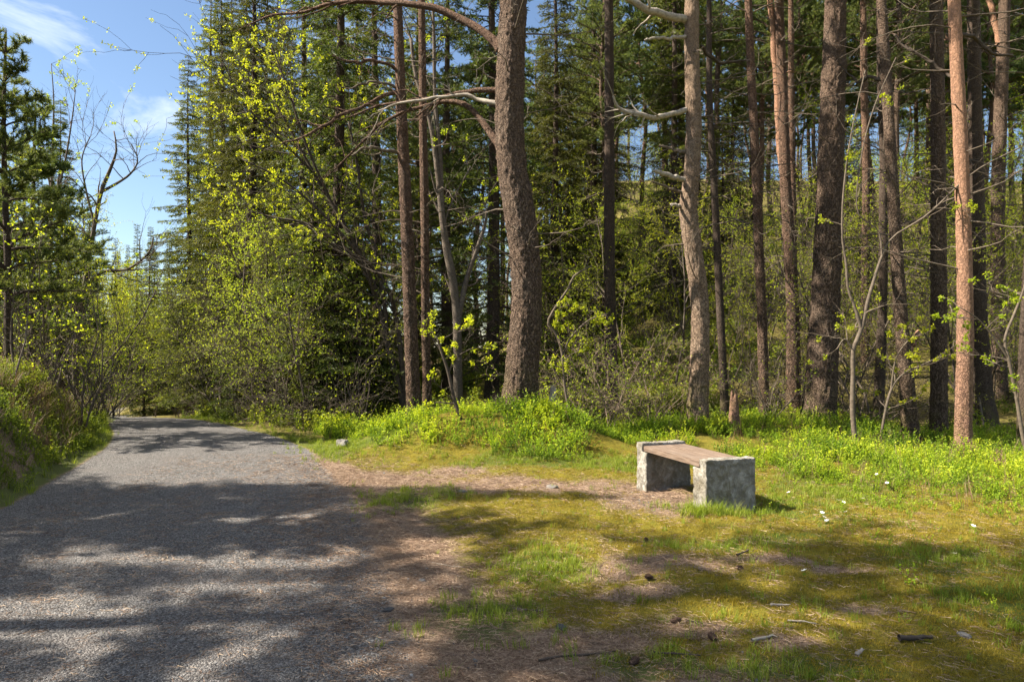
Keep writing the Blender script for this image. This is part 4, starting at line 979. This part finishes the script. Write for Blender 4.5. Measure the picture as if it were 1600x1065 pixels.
# the wood on the slope
pts = []
def free(x, y, r): return all((x - a) ** 2 + (y - b) ** 2 > r * r for a, b in pts)
n = 0; tries = 0; npine = 0
while n < 170 and tries < 9000:
    tries += 1; d = 16.5 + 46 * rB.random() ** .8; px = rB.uniform(600, 1680); x = (px - 800) / F * d
    if px < 1080 and d < 26: continue
    u = rB.random()
    if u < .42 and (d < 21 or (d < 30 and rB.random() < .5)): continue
    if not free(x, d, .9 + d * .025): continue
    pts.append((x, d)); n += 1
    if u < .42:
        k = ('pine_a', 'pine_b', 'pine_c')[rB.integers(3)]
        put(k, 'pine_tree', 'slender pine with dead lower limbs in the wood on the slope', 'tree', px, d, rz=rB.uniform(0, 6.3), sc=rB.uniform(.8, 1.05), group='pines on the wooded slope')
    elif u < .47:
        put('spruce_mid', 'spruce_tree', 'dark spruce among the pines on the wooded slope', 'tree', px, d, rz=rB.uniform(0, 6.3), sc=rB.uniform(.5, .9), group='spruces on the wooded slope')
    else:
        k = ('birch_a', 'birch_b', 'bare', 'bare_thin')[rB.integers(4)]
        put(k, 'birch_tree', 'thin broadleaf tree with pale fresh leaves on the wooded slope', 'tree', px, d, rz=rB.uniform(0, 6.3), sc=rB.uniform(.6, 1.05), group='broadleaf trees on the wooded slope')
for i in range(18):
    d = rB.uniform(15, 23); px = rB.uniform(1100, 1640)
    put(('bare_thin', 'birch_b', 'bare_thin')[i % 3], 'understory_tree', 'thin young broadleaf tree with pale twigs and a few fresh leaves between the pine trunks', 'tree', px, d, rz=rB.uniform(0, 6.3), sc=rB.uniform(.6, 1.0), group='young broadleaf trees between the pine trunks')
for i in range(15):
    d = rB.uniform(23, 35); px = 1085 + i * 37 + rB.uniform(-14, 14)
    put(('pine_a', 'pine_b', 'pine_c')[i % 3], 'pine_tree', 'slender pine with dead lower limbs in the wood on the slope', 'tree', px, d, rz=rB.uniform(0, 6.3), sc=rB.uniform(.85, 1.05), group='pines on the wooded slope')
for i, (px, d) in enumerate([(862, 17), (905, 18.5), (935, 20), (985, 17.5), (1022, 19), (1052, 18), (1070, 22), (890, 23)]):
    put(('birch_b', 'bare_thin', 'birch_a')[i % 3], 'birch_tree', 'slight leafy birch in front of the dark spruces between the two bent pines', 'tree', px, d, rz=rB.uniform(0, 6.3), sc=rB.uniform(.6, .85), group='leafy birches between the two bent pines')
for i in range(52):
    d = rB.uniform(12.8, 27) if i < 30 else rB.uniform(17, 34); px = rB.uniform(1110, 1620) if i < 30 else rB.uniform(880, 1500)
    if d < 15 and abs(px - 1280) < 60: continue
    put(('sapling', 'bush', 'brush')[i % 3], 'understory_shrub', 'thin twiggy shrub with a few fresh leaves under the pines', 'shrub', px, d, rz=rB.uniform(0, 6.3), sc=rB.uniform(.6, 1.2), group='twiggy shrubs under the pines')

# trees left of the photographer whose shade lies over the path
for (x, y, k, s) in [(-10.0, 6.9, 'spruce_mid', .72), (-11.2, 5.5, 'spruce_mid', .70), (-11.8, 4.3, 'spruce_mid', .66), (-12.6, 7.2, 'spruce_mid', .76), (-8.3, 6.0, 'pine_young', 1.1), (-10.5, 3.7, 'pine_b', .88), (-8.8, 3.2, 'pine_young', .72), (-9.2, 2.2, 'pine_c', .75)]:
    tree(k, 'pine_tree' if 'pine' in k else 'spruce_tree', 'tall conifer on the left bank that shades the near path', 'tree', x, y, rz=rB.uniform(0, 6.3), sc=s, group='conifers shading the path')

# ------------------------------------------------------------------ ground cover
rS = rg(5)
def plant(nst, hgt, nl, leaf, rng, spreadr=.5, stemc=.1):
    b = B()
    for s in range(nst):
        a = rng.uniform(0, 6.3); d = np.array([math.cos(a) * spreadr, math.sin(a) * spreadr, 1]) * 1.0
        L = hgt * rng.uniform(.65, 1.1); P = curve((rng.normal() * .02, rng.normal() * .02, -.03), d, L, 4, rng, .15, .1)
        t = np.linspace(0, 1, 4)
        tube(b, P, np.linspace(.0022, .001, 4), 3, 0.02)
        u = rng.uniform(.3, 1, nl); pp = np.stack([np.interp(u, t, P[:, q]) for q in range(3)], -1)
        leaves(b, pp, rng.normal(size=(nl, 3)) * .8 + np.array([0, 0, .55]), leaf * rng.uniform(.7, 1.2, nl), leaf * .6, rng, .25 + .5 * u * rng.uniform(.6, 1.2, nl))
    return b.arr()
def blade_tuft(n, h, rng, w=.006, r=.03, lean=.6, v0=.2, v1=.8):
    b = B()
    a = rng.uniform(0, 6.3, n); p = np.stack([rng.normal(size=n) * r, rng.normal(size=n) * r, np.full(n, -.01)], -1)
    hh = h * rng.uniform(.45, 1.1, n); le = lean * rng.uniform(.1, 1, n)
    o = np.stack([np.cos(a), np.sin(a), 0 * a], -1); s = np.stack([-np.sin(a), np.cos(a), 0 * a], -1) * w
    m1 = p + np.array([0, 0, 1]) * hh[:, None] * .55 + o * (hh * le * .25)[:, None]
    tip = p + np.array([0, 0, 1]) * (hh * (1 - .25 * le))[:, None] + o * (hh * le)[:, None]
    V = np.stack([p - s / 2, p + s / 2, m1 + s * .35, m1 - s * .35, tip], 1).reshape(-1, 3); i = np.arange(n) * 5
    b.add(V, np.stack([i, i + 1, i + 2, i + 3], -1), np.stack([i + 3, i + 2, i + 4], -1), np.repeat(rng.uniform(v0, v1, n), 5))
    return b.arr()

def sample(n, x0, x1, y0, y1, dens):
    x = rS.uniform(x0, x1, n); y = rS.uniform(y0, y1, n); k = rS.random(n) < dens(x, y); return x[k], y[k]
def in_bench(x, y):
    l = (x - bc[0]) * bu[0] + (y - bc[1]) * bu[1]; w = (x - bc[0]) * .947 + (y - bc[1]) * .323
    return (np.abs(l) < BL / 2 + .03) & (np.abs(w) < BW / 2 + .03)
def lay(tmpls, x, y, sc, dz=0., a=None, tilt=.15):
    b = B(); k = rS.integers(len(tmpls), size=len(x)); z = top_z(x, y) + dz
    for i, t in enumerate(tmpls):
        m = k == i; c = int(m.sum())
        scatter(b, t, np.stack([x[m], y[m], z[m]], -1), rS.uniform(0, 6.3, c), sc[m], None if a is None else a[m], rS.normal(size=(c, 2)) * tilt)
    return b
def stuff(name, b, mat, label, smooth=False):
    o = link(name, b.mesh(name, mat, smooth)); o['kind'] = 'stuff'; o['label'] = label; o['category'] = 'ground cover'; return o

bil = [plant(n_, h_, l_, s_, rS, sp_) for n_, h_, l_, s_, sp_ in ((5, .27, 11, .030, .5), (6, .22, 12, .024, .7), (4, .34, 13, .028, .35), (5, .27, 10, .034, .5), (7, .18, 9, .022, .9), (4, .30, 7, .027, .4), (5, .25, 12, .026, .6))]
bil_far = [plant(5, .42, 9, .065, rS) for _ in range(4)]
def front(x): return np.interp(x, [-3.2, -2.4, -1.2, .4, 1.1, 1.3, 3.1, 3.4, 4.5, 5.6, 9], [10.9, 10.3, 10.0, 9.75, 9.85, 10.8, 10.6, 8.9, 7.7, 7.0, 6.3])
def d_bil(x, y):
    f = y - front(x) + (fbm(x * 1.4, y * 1.4, 0, 41, 3) - .5) * 1.1
    c = path_c(y) + path_h(y) + .7
    return sstep(0, .35, f) * sstep(0, .5, x - c) * (1 - sstep(13, 15.5, y)) * np.where(x < 1.3, .35 + .65 * sstep(.3, .55, fbm(x * 1.1, y * 1.1, 0, 43, 3)), .08 + .92 * sstep(.36, .56, fbm(x * 1.5, y * 1.5, 0, 43, 4)))
x, y = sample(23000, -4, 10, 6.2, 15.5, d_bil)
amp_ = np.where(x < 1.2, 1.0 + .7 * (fbm(x * 2.2, y * 2.2, 0, 61, 3) - .5), .85 + .8 * (fbm(x * 1.8, y * 1.8, 0, 62, 3) - .5))
sh = (fbm(x * 1.9, y * 1.9, 0, 44, 4) - .55) * 1.2 + rS.normal(size=len(x)) * .15
b = lay(bil, x, y, rS.uniform(.65, 1.2, len(x)) * amp_, 0, sh)
stuff('bilberry_undergrowth', b, M['bilberry'], 'bright yellow green bilberry over the mound and in front of the right wood')
def d_stem(x, y): return d_bil(x, y) * .5 + sstep(3.0, 4.0, x) * sstep(-1.2, 0, y - front(x)) * .3
stem_t = [blade_tuft(9, .34, rS, .004, .03, .5, .0, .7) for _ in range(4)]
x, y = sample(3600, -4, 10, 6.2, 15.5, d_stem)
stuff('dry_stems', lay(stem_t, x, y, rS.uniform(.5, 1.15, len(x))), M['straw'], 'thin brown dry stems and dead grass among the bilberry')
# sparse sprigs on the moss in front of the right wood
def d_sprig(x, y): return sstep(3.0, 4.0, x) * sstep(-1.6, -.2, y - front(x)) * .5 + sstep(1.5, 4, x) * .04
x, y = sample(3800, 1.5, 7, 3.4, 9.5, d_sprig)
stuff('bilberry_sprigs', lay(bil, x, y, rS.uniform(.3, .7, len(x)), 0, rS.normal(size=len(x)) * .1), M['bilberry'], 'low bilberry sprigs scattered over the moss at the right')
# far shrubs on the slope and by the path
def d_far(x, y): return sstep(-1, 2, x) * sstep(14, 16, y) * sstep(.36, .54, fbm(x * .45, y * .45, 0, 45, 3)) + .5 * sstep(.2, .8, x - path_c(y) - path_h(y)) * (x < 0) * (y > 13.5) * (y < 30)
x, y = sample(26000, -12, 36, 13.5, 46, d_far)
k = np.abs(x / y) < .9; x, y = x[k], y[k]
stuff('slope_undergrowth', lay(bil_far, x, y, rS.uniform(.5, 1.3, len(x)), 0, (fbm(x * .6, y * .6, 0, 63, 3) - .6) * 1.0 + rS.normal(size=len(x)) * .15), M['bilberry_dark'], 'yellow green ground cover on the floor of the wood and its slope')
# left bank
def vleft(x, y): return path_c(y) - path_h(y) - x
def d_bank(x, y): v = vleft(x, y); return sstep(.12, .4, v) * (1 - sstep(3.5, 5.5, v)) * np.maximum(.5 * (v < 1.3), sstep(.30, .46, fbm(x * 1.2, y * 1.2, 0, 47, 3)))
x, y = sample(30000, -16, -3, 3, 22, d_bank)
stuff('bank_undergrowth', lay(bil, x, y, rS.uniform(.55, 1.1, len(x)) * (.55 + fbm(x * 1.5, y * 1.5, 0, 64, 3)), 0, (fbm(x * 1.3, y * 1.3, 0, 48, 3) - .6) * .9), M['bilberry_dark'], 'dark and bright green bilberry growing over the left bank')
straw = [blade_tuft(26, .42, rS, .006, .04, 1.3, .2, .9) for _ in range(4)]
def d_straw(x, y): v = vleft(x, y); return sstep(.35, .8, v) * (1 - sstep(3, 5, v)) * sstep(.42, .55, fbm(x * 1.1, y * 1.1, 0, 49, 3))
x, y = sample(5200, -16, -3, 3, 20, d_straw)
stuff('dry_grass', lay(straw, x, y, rS.uniform(.6, 1.2, len(x))), M['straw'], 'bleached brown dry grass hanging over the left bank')
# grass
gt = [blade_tuft(16, .10, rS, .0045, .022, .7) for _ in range(5)]
gt_tall = [blade_tuft(18, .19, rS, .006, .03, .7) for _ in range(4)]
def d_grass(x, y): return F_grassy(x, y) ** 1.3 * sstep(.35, .6, fbm(x * 3, y * 3, 0, 51, 3)) * (~in_bench(x, y)) + .03 * (x > .3) * (y > 3) * (~in_bench(x, y))
x, y = sample(42000, -5, 6.5, 3.0, 12.5, d_grass)
b = lay(gt, x, y, rS.uniform(.5, 1.1, len(x)), 0, rS.normal(size=len(x)) * .12)
def d_tall(x, y):
    c = path_c(y) + path_h(y); r = np.exp(-((x - c - .3) / .28) ** 2) * sstep(9.6, 10.2, y) * (1 - sstep(20, 26, y))
    l = np.exp(-((vleft(x, y) - .2) / .17) ** 2) * .8 * (y < 30)
    bx, by = gpt(1105, 803); q = np.exp(-(((x - bx) / .2) ** 2 + ((y - by) / .12) ** 2))
    bx2, by2 = gpt(1150, 805); q2 = .5 * np.exp(-(((x - bx2) / .3) ** 2 + ((y - by2) / .08) ** 2))
    m = np.exp(-(((x + 1.9) / .9) ** 2 + ((y - 10.25) / .35) ** 2)) * .8
    p1 = gpt(850, 880); q3 = .35 * np.exp(-(((x - p1[0]) / .3) ** 2 + ((y - p1[1]) / .25) ** 2))
    return np.maximum.reduce([r, l, q, q2, m, q3]) * (~in_bench(x, y))
x, y = sample(16000, -14, 4, 3.2, 24, d_tall); merge(b, lay(gt_tall, x, y, rS.uniform(.4, .9, len(x)), 0, rS.normal(size=len(x)) * .12).arr())
bx, by = gpt(1108, 806); x = bx + rS.normal(size=70) * .2; y = by + rS.normal(size=70) * .05; k = ~in_bench(x, y); x, y = x[k], y[k]
merge(b, lay(gt_tall, x, y, rS.uniform(.3, 1.05, len(x)), 0, rS.normal(size=len(x)) * .15, .3).arr())
stuff('grass', b, M['grass'], 'short green grass in patches on the clearing and along the path edges')
# moss tips
mt = [blade_tuft(20, .022, rS, .004, .018, .5, .1, .9) for _ in range(5)]
def d_moss(x, y):
    u = x - path_c(y) - path_h(y); return (1 - F_dirt(x, y)) * sstep(.5, 1.2, u) * (~in_bench(x, y)) * np.clip(1.6 - y / 9, .15, 1)
x, y = sample(60000, -1.5, 6.5, 3.0, 10.5, d_moss)
stuff('moss', lay(mt, x, y, rS.uniform(.6, 1.5, len(x)), 0, (fbm(x * 2, y * 2, 0, 52, 3) - .5) * .6), M['moss'], 'olive yellow moss carpet over the clearing in the foreground')
# fallen needles
def needle_tmpl(n):
    b = B(); a = rS.uniform(0, 6.3, n); p = np.stack([rS.normal(size=n) * .05, rS.normal(size=n) * .05, rS.uniform(.001, .008, n)], -1)
    needles(b, p, np.stack([np.cos(a), np.sin(a), rS.normal(size=n) * .12], -1), rS.uniform(.035, .085, n), .0028, rS, rS.random(n)); return b.arr()
nt_ = [needle_tmpl(12) for _ in range(8)]
def d_need(x, y):
    u = x - path_c(y) - path_h(y); near = (np.exp(-((u - .3) / .9) ** 2) * .8 + .10 * (u < 0)) * (y < 10.5)
    return np.clip(np.maximum(near, np.maximum(F_dirt(x, y), .15) * (u > 0)) * np.clip(1.5 - y / 10, .1, 1), 0, 1) * (np.abs(u) < 8) * (vleft(x, y) < 0)
x, y = sample(52000, -5, 6.5, 3.0, 10.5, d_need)
stuff('pine_needles', lay(nt_, x, y, rS.uniform(.8, 1.3, len(x)), 0, rS.normal(size=len(x)) * .1, .0), M['needle'], 'fallen brown pine needles on the bare earth beside the gravel path')
# loose gravel
def pebble(seed):
    import bmesh
    bm = bmesh.new(); bmesh.ops.create_icosphere(bm, subdivisions=1, radius=1.0)
    rr = random.Random(seed); sx, sy, sz = rr.uniform(.8, 1.3), rr.uniform(.6, 1.), rr.uniform(.4, .65)
    V = np.array([(v.co.x * sx, v.co.y * sy, v.co.z * sz) for v in bm.verts]); V *= 1 + (np.random.default_rng(seed).random((len(V), 1)) - .5) * .5
    T = np.array([[v.index for v in f.verts] for f in bm.faces]); bm.free()
    return V, np.zeros((0, 4), int), T, np.full(len(V), .4)
pb = [pebble(s) for s in range(10)]
def d_peb(x, y): return np.clip(F_gravel(x, y) * np.clip(1.7 - y / 6.5, .08, 1) + .02, 0, 1) * (vleft(x, y) < .1)
x, y = sample(60000, -6.5, 2.0, 2.9, 12, d_peb)
fx_, fy_ = gpt(1030, 782); kx = fx_ + rS.normal(size=900) * .42; ky = fy_ + rS.normal(size=900) * .32; kk = ~in_bench(kx, ky); x = np.append(x, kx[kk]); y = np.append(y, ky[kk])
stuff('gravel', lay(pb, x, y, np.clip(rS.lognormal(-5.3, .45, len(x)), .0025, .016), .001, rS.normal(size=len(x)) * .3, 0), M['pebble'], 'loose grey gravel over the path', False)

# ------------------------------------------------------------------ small things on the ground
def on_ground(px, py, back=0.0): x, y = gpt(px, py); return x, y, float(top_z(x, y)) + back
def small_rock(px, py, r, label, mat='rock', seed=0, flat=.5):
    import bmesh
    bm = bmesh.new(); bmesh.ops.create_icosphere(bm, subdivisions=3, radius=1.0)
    co = np.array([v.co[:] for v in bm.verts]); d = 1 + (fbm(co[:, 0] * 1.4 + seed, co[:, 1] * 1.4, co[:, 2] * 1.4, seed, 4) - .5) * .9
    for v, c, q in zip(bm.verts, co, d): v.co = (c[0] * q * 1.25, c[1] * q * .85, c[2] * q * flat)
    bmesh.ops.scale(bm, vec=(r, r, r), verts=bm.verts); me = bpy.data.meshes.new('stone'); bm.to_mesh(me); bm.free(); me.materials.append(M[mat])
    x, y, z = on_ground(px, py); tag(link('stone', me, None, (x, y, z + r * flat * .25), (0, 0, seed)), label, 'stone')
small_rock(862, 765, .085, 'flat pale stone on the bare earth left of the bench', seed=1, flat=.3)
small_rock(535, 706, .11, 'pale round stone in the grass at the bend of the path edge', seed=2, flat=.7)
small_rock(722, 773, .045, 'small pale stone in the shade on the bare earth', seed=3)
small_rock(1505, 992, .035, 'grey lichen covered stone on the moss near the right corner', seed=5)
small_rock(660, 908, .022, 'tiny whitish pebble at the edge of the gravel', seed=6)
small_rock(607, 957, .03, 'dark stone among the needles at the edge of the gravel', 'pebble', 7)
small_rock(878, 985, .035, 'grey stone at the left of the moss foreground', 'pebble', 8)

def stick(px, py, L, ang, r, label, mat='twig', seed=0):
    rr = rg(seed + 300); b = B(); P = curve((-L / 2, 0, r), (1, 0, 0), L, 9, rr, .10); P[:, 2] = r * .8 + np.abs(rr.normal(size=9)) * r * .3
    tube(b, P, np.linspace(r, r * .55, 9) * (1 + .15 * rr.normal(size=9)), 7, cap=True)
    for j in range(2):
        k = rr.integers(3, 8); c = curve(P[k], (1, rr.choice([-1, 1]) * .8, .15), L * .22, 4, rr, .15); tube(b, c, np.linspace(r * .4, r * .15, 4), 4)
    x, y, z = on_ground(px, py); tag(link('fallen_stick', b.mesh('fallen_stick', M[mat]), None, (x, y, z + .004), (0, 0, ang)), label, 'stick')
stick(1340, 1026, .10, 1.0, .012, 'short thick pale stick on the moss at the lower right', 'dead', 1)
stick(1192, 1008, .17, .45, .010, 'grey lichen coated stick lying in the lower middle of the moss', 'dead', 2)
stick(1252, 976, .17, .05, .006, 'thin pale stick on the moss between two others', 'dead', 3)
stick(1162, 862, .22, .75, .010, 'dark stick with a pale broken end on the grass in front of the bench', 'twig_dark', 4)
stick(1218, 948, .12, .05, .009, 'short grey stick in the middle of the moss', 'dead', 5)
stick(840, 952, .34, -.35, .007, 'long thin brown stick left of the moss foreground', 'twig', 6)
stick(700, 882, .30, -.5, .004, 'thin bleached straw like twig at the gravel edge', 'dead', 7)
stick(1432, 1002, .20, .0, .018, 'piece of brown bark wood on the moss at the right', 'heather_wood' if False else 'twig_dark', 8)
stick(900, 1022, .45, .4, .008, 'long dark twig at the bottom middle', 'twig_dark', 9)
stick(1110, 980, .30, -.4, .006, 'slender dark twig on the needle patch in the lower middle', 'twig_dark', 10)
stick(1060, 1030, .26, -.1, .006, 'small dark forked twig near the bottom middle', 'twig_dark', 12)

def cone_mesh():
    b = B(); n = 70
    for i in range(n):
        t = (i + .5) / n; a = i * 2.39996; z = t * .055; r = .016 * math.sin(math.pi * (t * .82 + .12))
        o = np.array([math.cos(a), math.sin(a), 0]); s = np.array([-math.sin(a), math.cos(a), 0]); p = o * r * .6 + np.array([0, 0, z]); q = o * (r * 1.25) + np.array([0, 0, z + .008])
        b.add([p - s * .003, p + s * .003, q + s * .005, q - s * .005, q + np.array([0, 0, -.003]) + o * .001], [[0, 1, 2, 3]], [[3, 2, 4]])
    tube(b, np.array([[0, 0, 0], [0, 0, .02], [0, 0, .04], [0, 0, .054]]), np.array([.009, .012, .008, .002]), 8)
    return b.mesh('pine_cone', M['cone'], False)
cm = cone_mesh()
for i, (px, py, lb) in enumerate([(1008, 838, 'dark pine cone on the earth in front of the bench'), (1048, 978, 'dark pine cone on the needle patch at the lower middle'), (1118, 1012, 'dark pine cone beside the grey lichen coated stick'), (1020, 917, 'pine cone at the brown hollow in the middle of the clearing'), (1150, 890, 'pine cone on the moss below the stick in front of the bench'), (985, 1043, 'pine cone near the bottom middle')]):
    x, y, z = on_ground(px, py); tag(link('pine_cone', cm, None, (x, y, z + .015), (1.4, .2, i * 1.7), 1.1), lb, 'pine cone', 'pine cones on the clearing')
def flower_mesh():
    st = B(); P = curve((0, 0, 0), (0.1, 0, 1), .09, 5, rS, .08); tube(st, P, .0012, 4, .3)
    a = np.arange(3) * 2.1; leaves(st, np.repeat(P[3][None], 3, 0), np.stack([np.cos(a), np.sin(a), .2 + 0 * a], -1), .03, .018, rS, .3)
    pt = B(); a = np.arange(6) * math.pi / 3
    for k in a:
        d = np.array([math.cos(k), math.sin(k), .35]); s = np.array([-math.sin(k), math.cos(k), 0]); c = P[-1]
        pt.add([c, c + d * .010 + s * .006, c + d * .018 + s * .004, c + d * .020, c + d * .018 - s * .004, c + d * .010 - s * .006], None, [[0, 1, 2], [0, 2, 3], [0, 3, 4], [0, 4, 5]], .5)
    return st.mesh('stem', M['grass']), pt.mesh('petals', M['petal'], False)
fs, fp = flower_mesh()
for i, (px, py) in enumerate([(1282, 810), (1278, 820), (1352, 797), (1330, 812), (1299, 830), (1514, 828), (1505, 820), (1493, 885), (1268, 912), (1390, 762), (1312, 790), (1302, 786), (1350, 783), (1240, 775), (1372, 748)]):
    x, y, z = on_ground(px, py + 4); r = bpy.data.objects.new('anemone_flower', None); COL.objects.link(r); r.location = (x, y, z); r.rotation_euler = (.4, 0, i * 1.3); r.scale = (1.15,) * 3
    tag(r, 'small white anemone flower in the grass right of the bench', 'flower', 'white anemones right of the bench'); link('stem', fs, r); link('petals', fp, r)
def stump(px, py_base, d, h, r, label, mat, seed, lean=.0):
    rr = rg(seed + 500); n = 26; z = np.linspace(-.2, h, n); seg = 20
    P = np.stack([lean * z, 0 * z, z], -1); rad = r * (1.15 - .3 * np.clip(z / h, 0, 1)) * (1 + .4 * np.exp(-np.maximum(z, 0) / .12))
    b = B(); V, ring, Qd = tube(b, P, rad, seg, ret=True); th = np.arange(seg) * 6.283 / seg
    V[-1, :, 2] += np.abs(np.sin(th * 2 + seed)) * h * .25 + rr.random(seg) * h * .12; V[-1] -= ring[-1] * r * .25
    V = V + ring * ((fbm(np.cos(th)[None] * 4 + 0 * z[:, None], np.sin(th)[None] * 4 + 0 * z[:, None], z[:, None] * 4, seed, 3) - .5) * r * .5)[:, :, None]
    Vf = np.vstack([V.reshape(-1, 3), P[-1] - np.array([0, 0, h * .12])]); j = np.arange(seg)
    b.add(Vf, Qd, np.stack([(n - 1) * seg + j, (n - 1) * seg + (j + 1) % seg, np.full(seg, n * seg)], -1))
    x = (px - 800) / F * d; tag(link('tree_stump', b.mesh('tree_stump', M[mat]), None, (x, d, float(H(x, d)))), label, 'stump')
stump(1147, 690, 12.2, .52, .085, 'broken reddish brown stump in the bilberry behind the bench', 'bark_red', 1)
stump(855, 640, 11.5, .42, .06, 'small broken grey stump at the right foot of the mound pine', 'dead', 2, .25)

def heather(px, d, h, label, seed, n=60):
    b = B(); rr = rg(seed + 700)
    for i in range(n):
        a = rr.uniform(0, 6.3); P = curve((rr.normal() * .05, rr.normal() * .05, -.03), (math.cos(a) * .45, math.sin(a) * .45, 1), h * rr.uniform(.5, 1.1), 6, rr, .18, .1); tube(b, P, np.linspace(.003, .0015, 6), 3, .2)
        k = rr.uniform(.35, 1, 14); pp = np.stack([np.interp(k, np.linspace(0, 1, 6), P[:, q]) for q in range(3)], -1); leaves(b, pp, rr.normal(size=(14, 3)) + np.array([0, 0, .8]), .022, .008, rr, rr.random(14))
    x = (px - 800) / F * d; tag(link('heather_tuft', b.mesh('heather_tuft', M['heather'], False), None, (x, d, float(H(x, d)))), label, 'plant')
heather(1512, 9.9, .36, 'dried reddish heather tuft at the foot of the sunlit orange pine', 1)
heather(1562, 9.0, .34, 'thin dried brown heather tuft at the right, in front of the dark wood', 2, 22)
heather(1262, 11.9, .22, 'small brown heather tuft at the left foot of the thickest trunk', 3, 30)
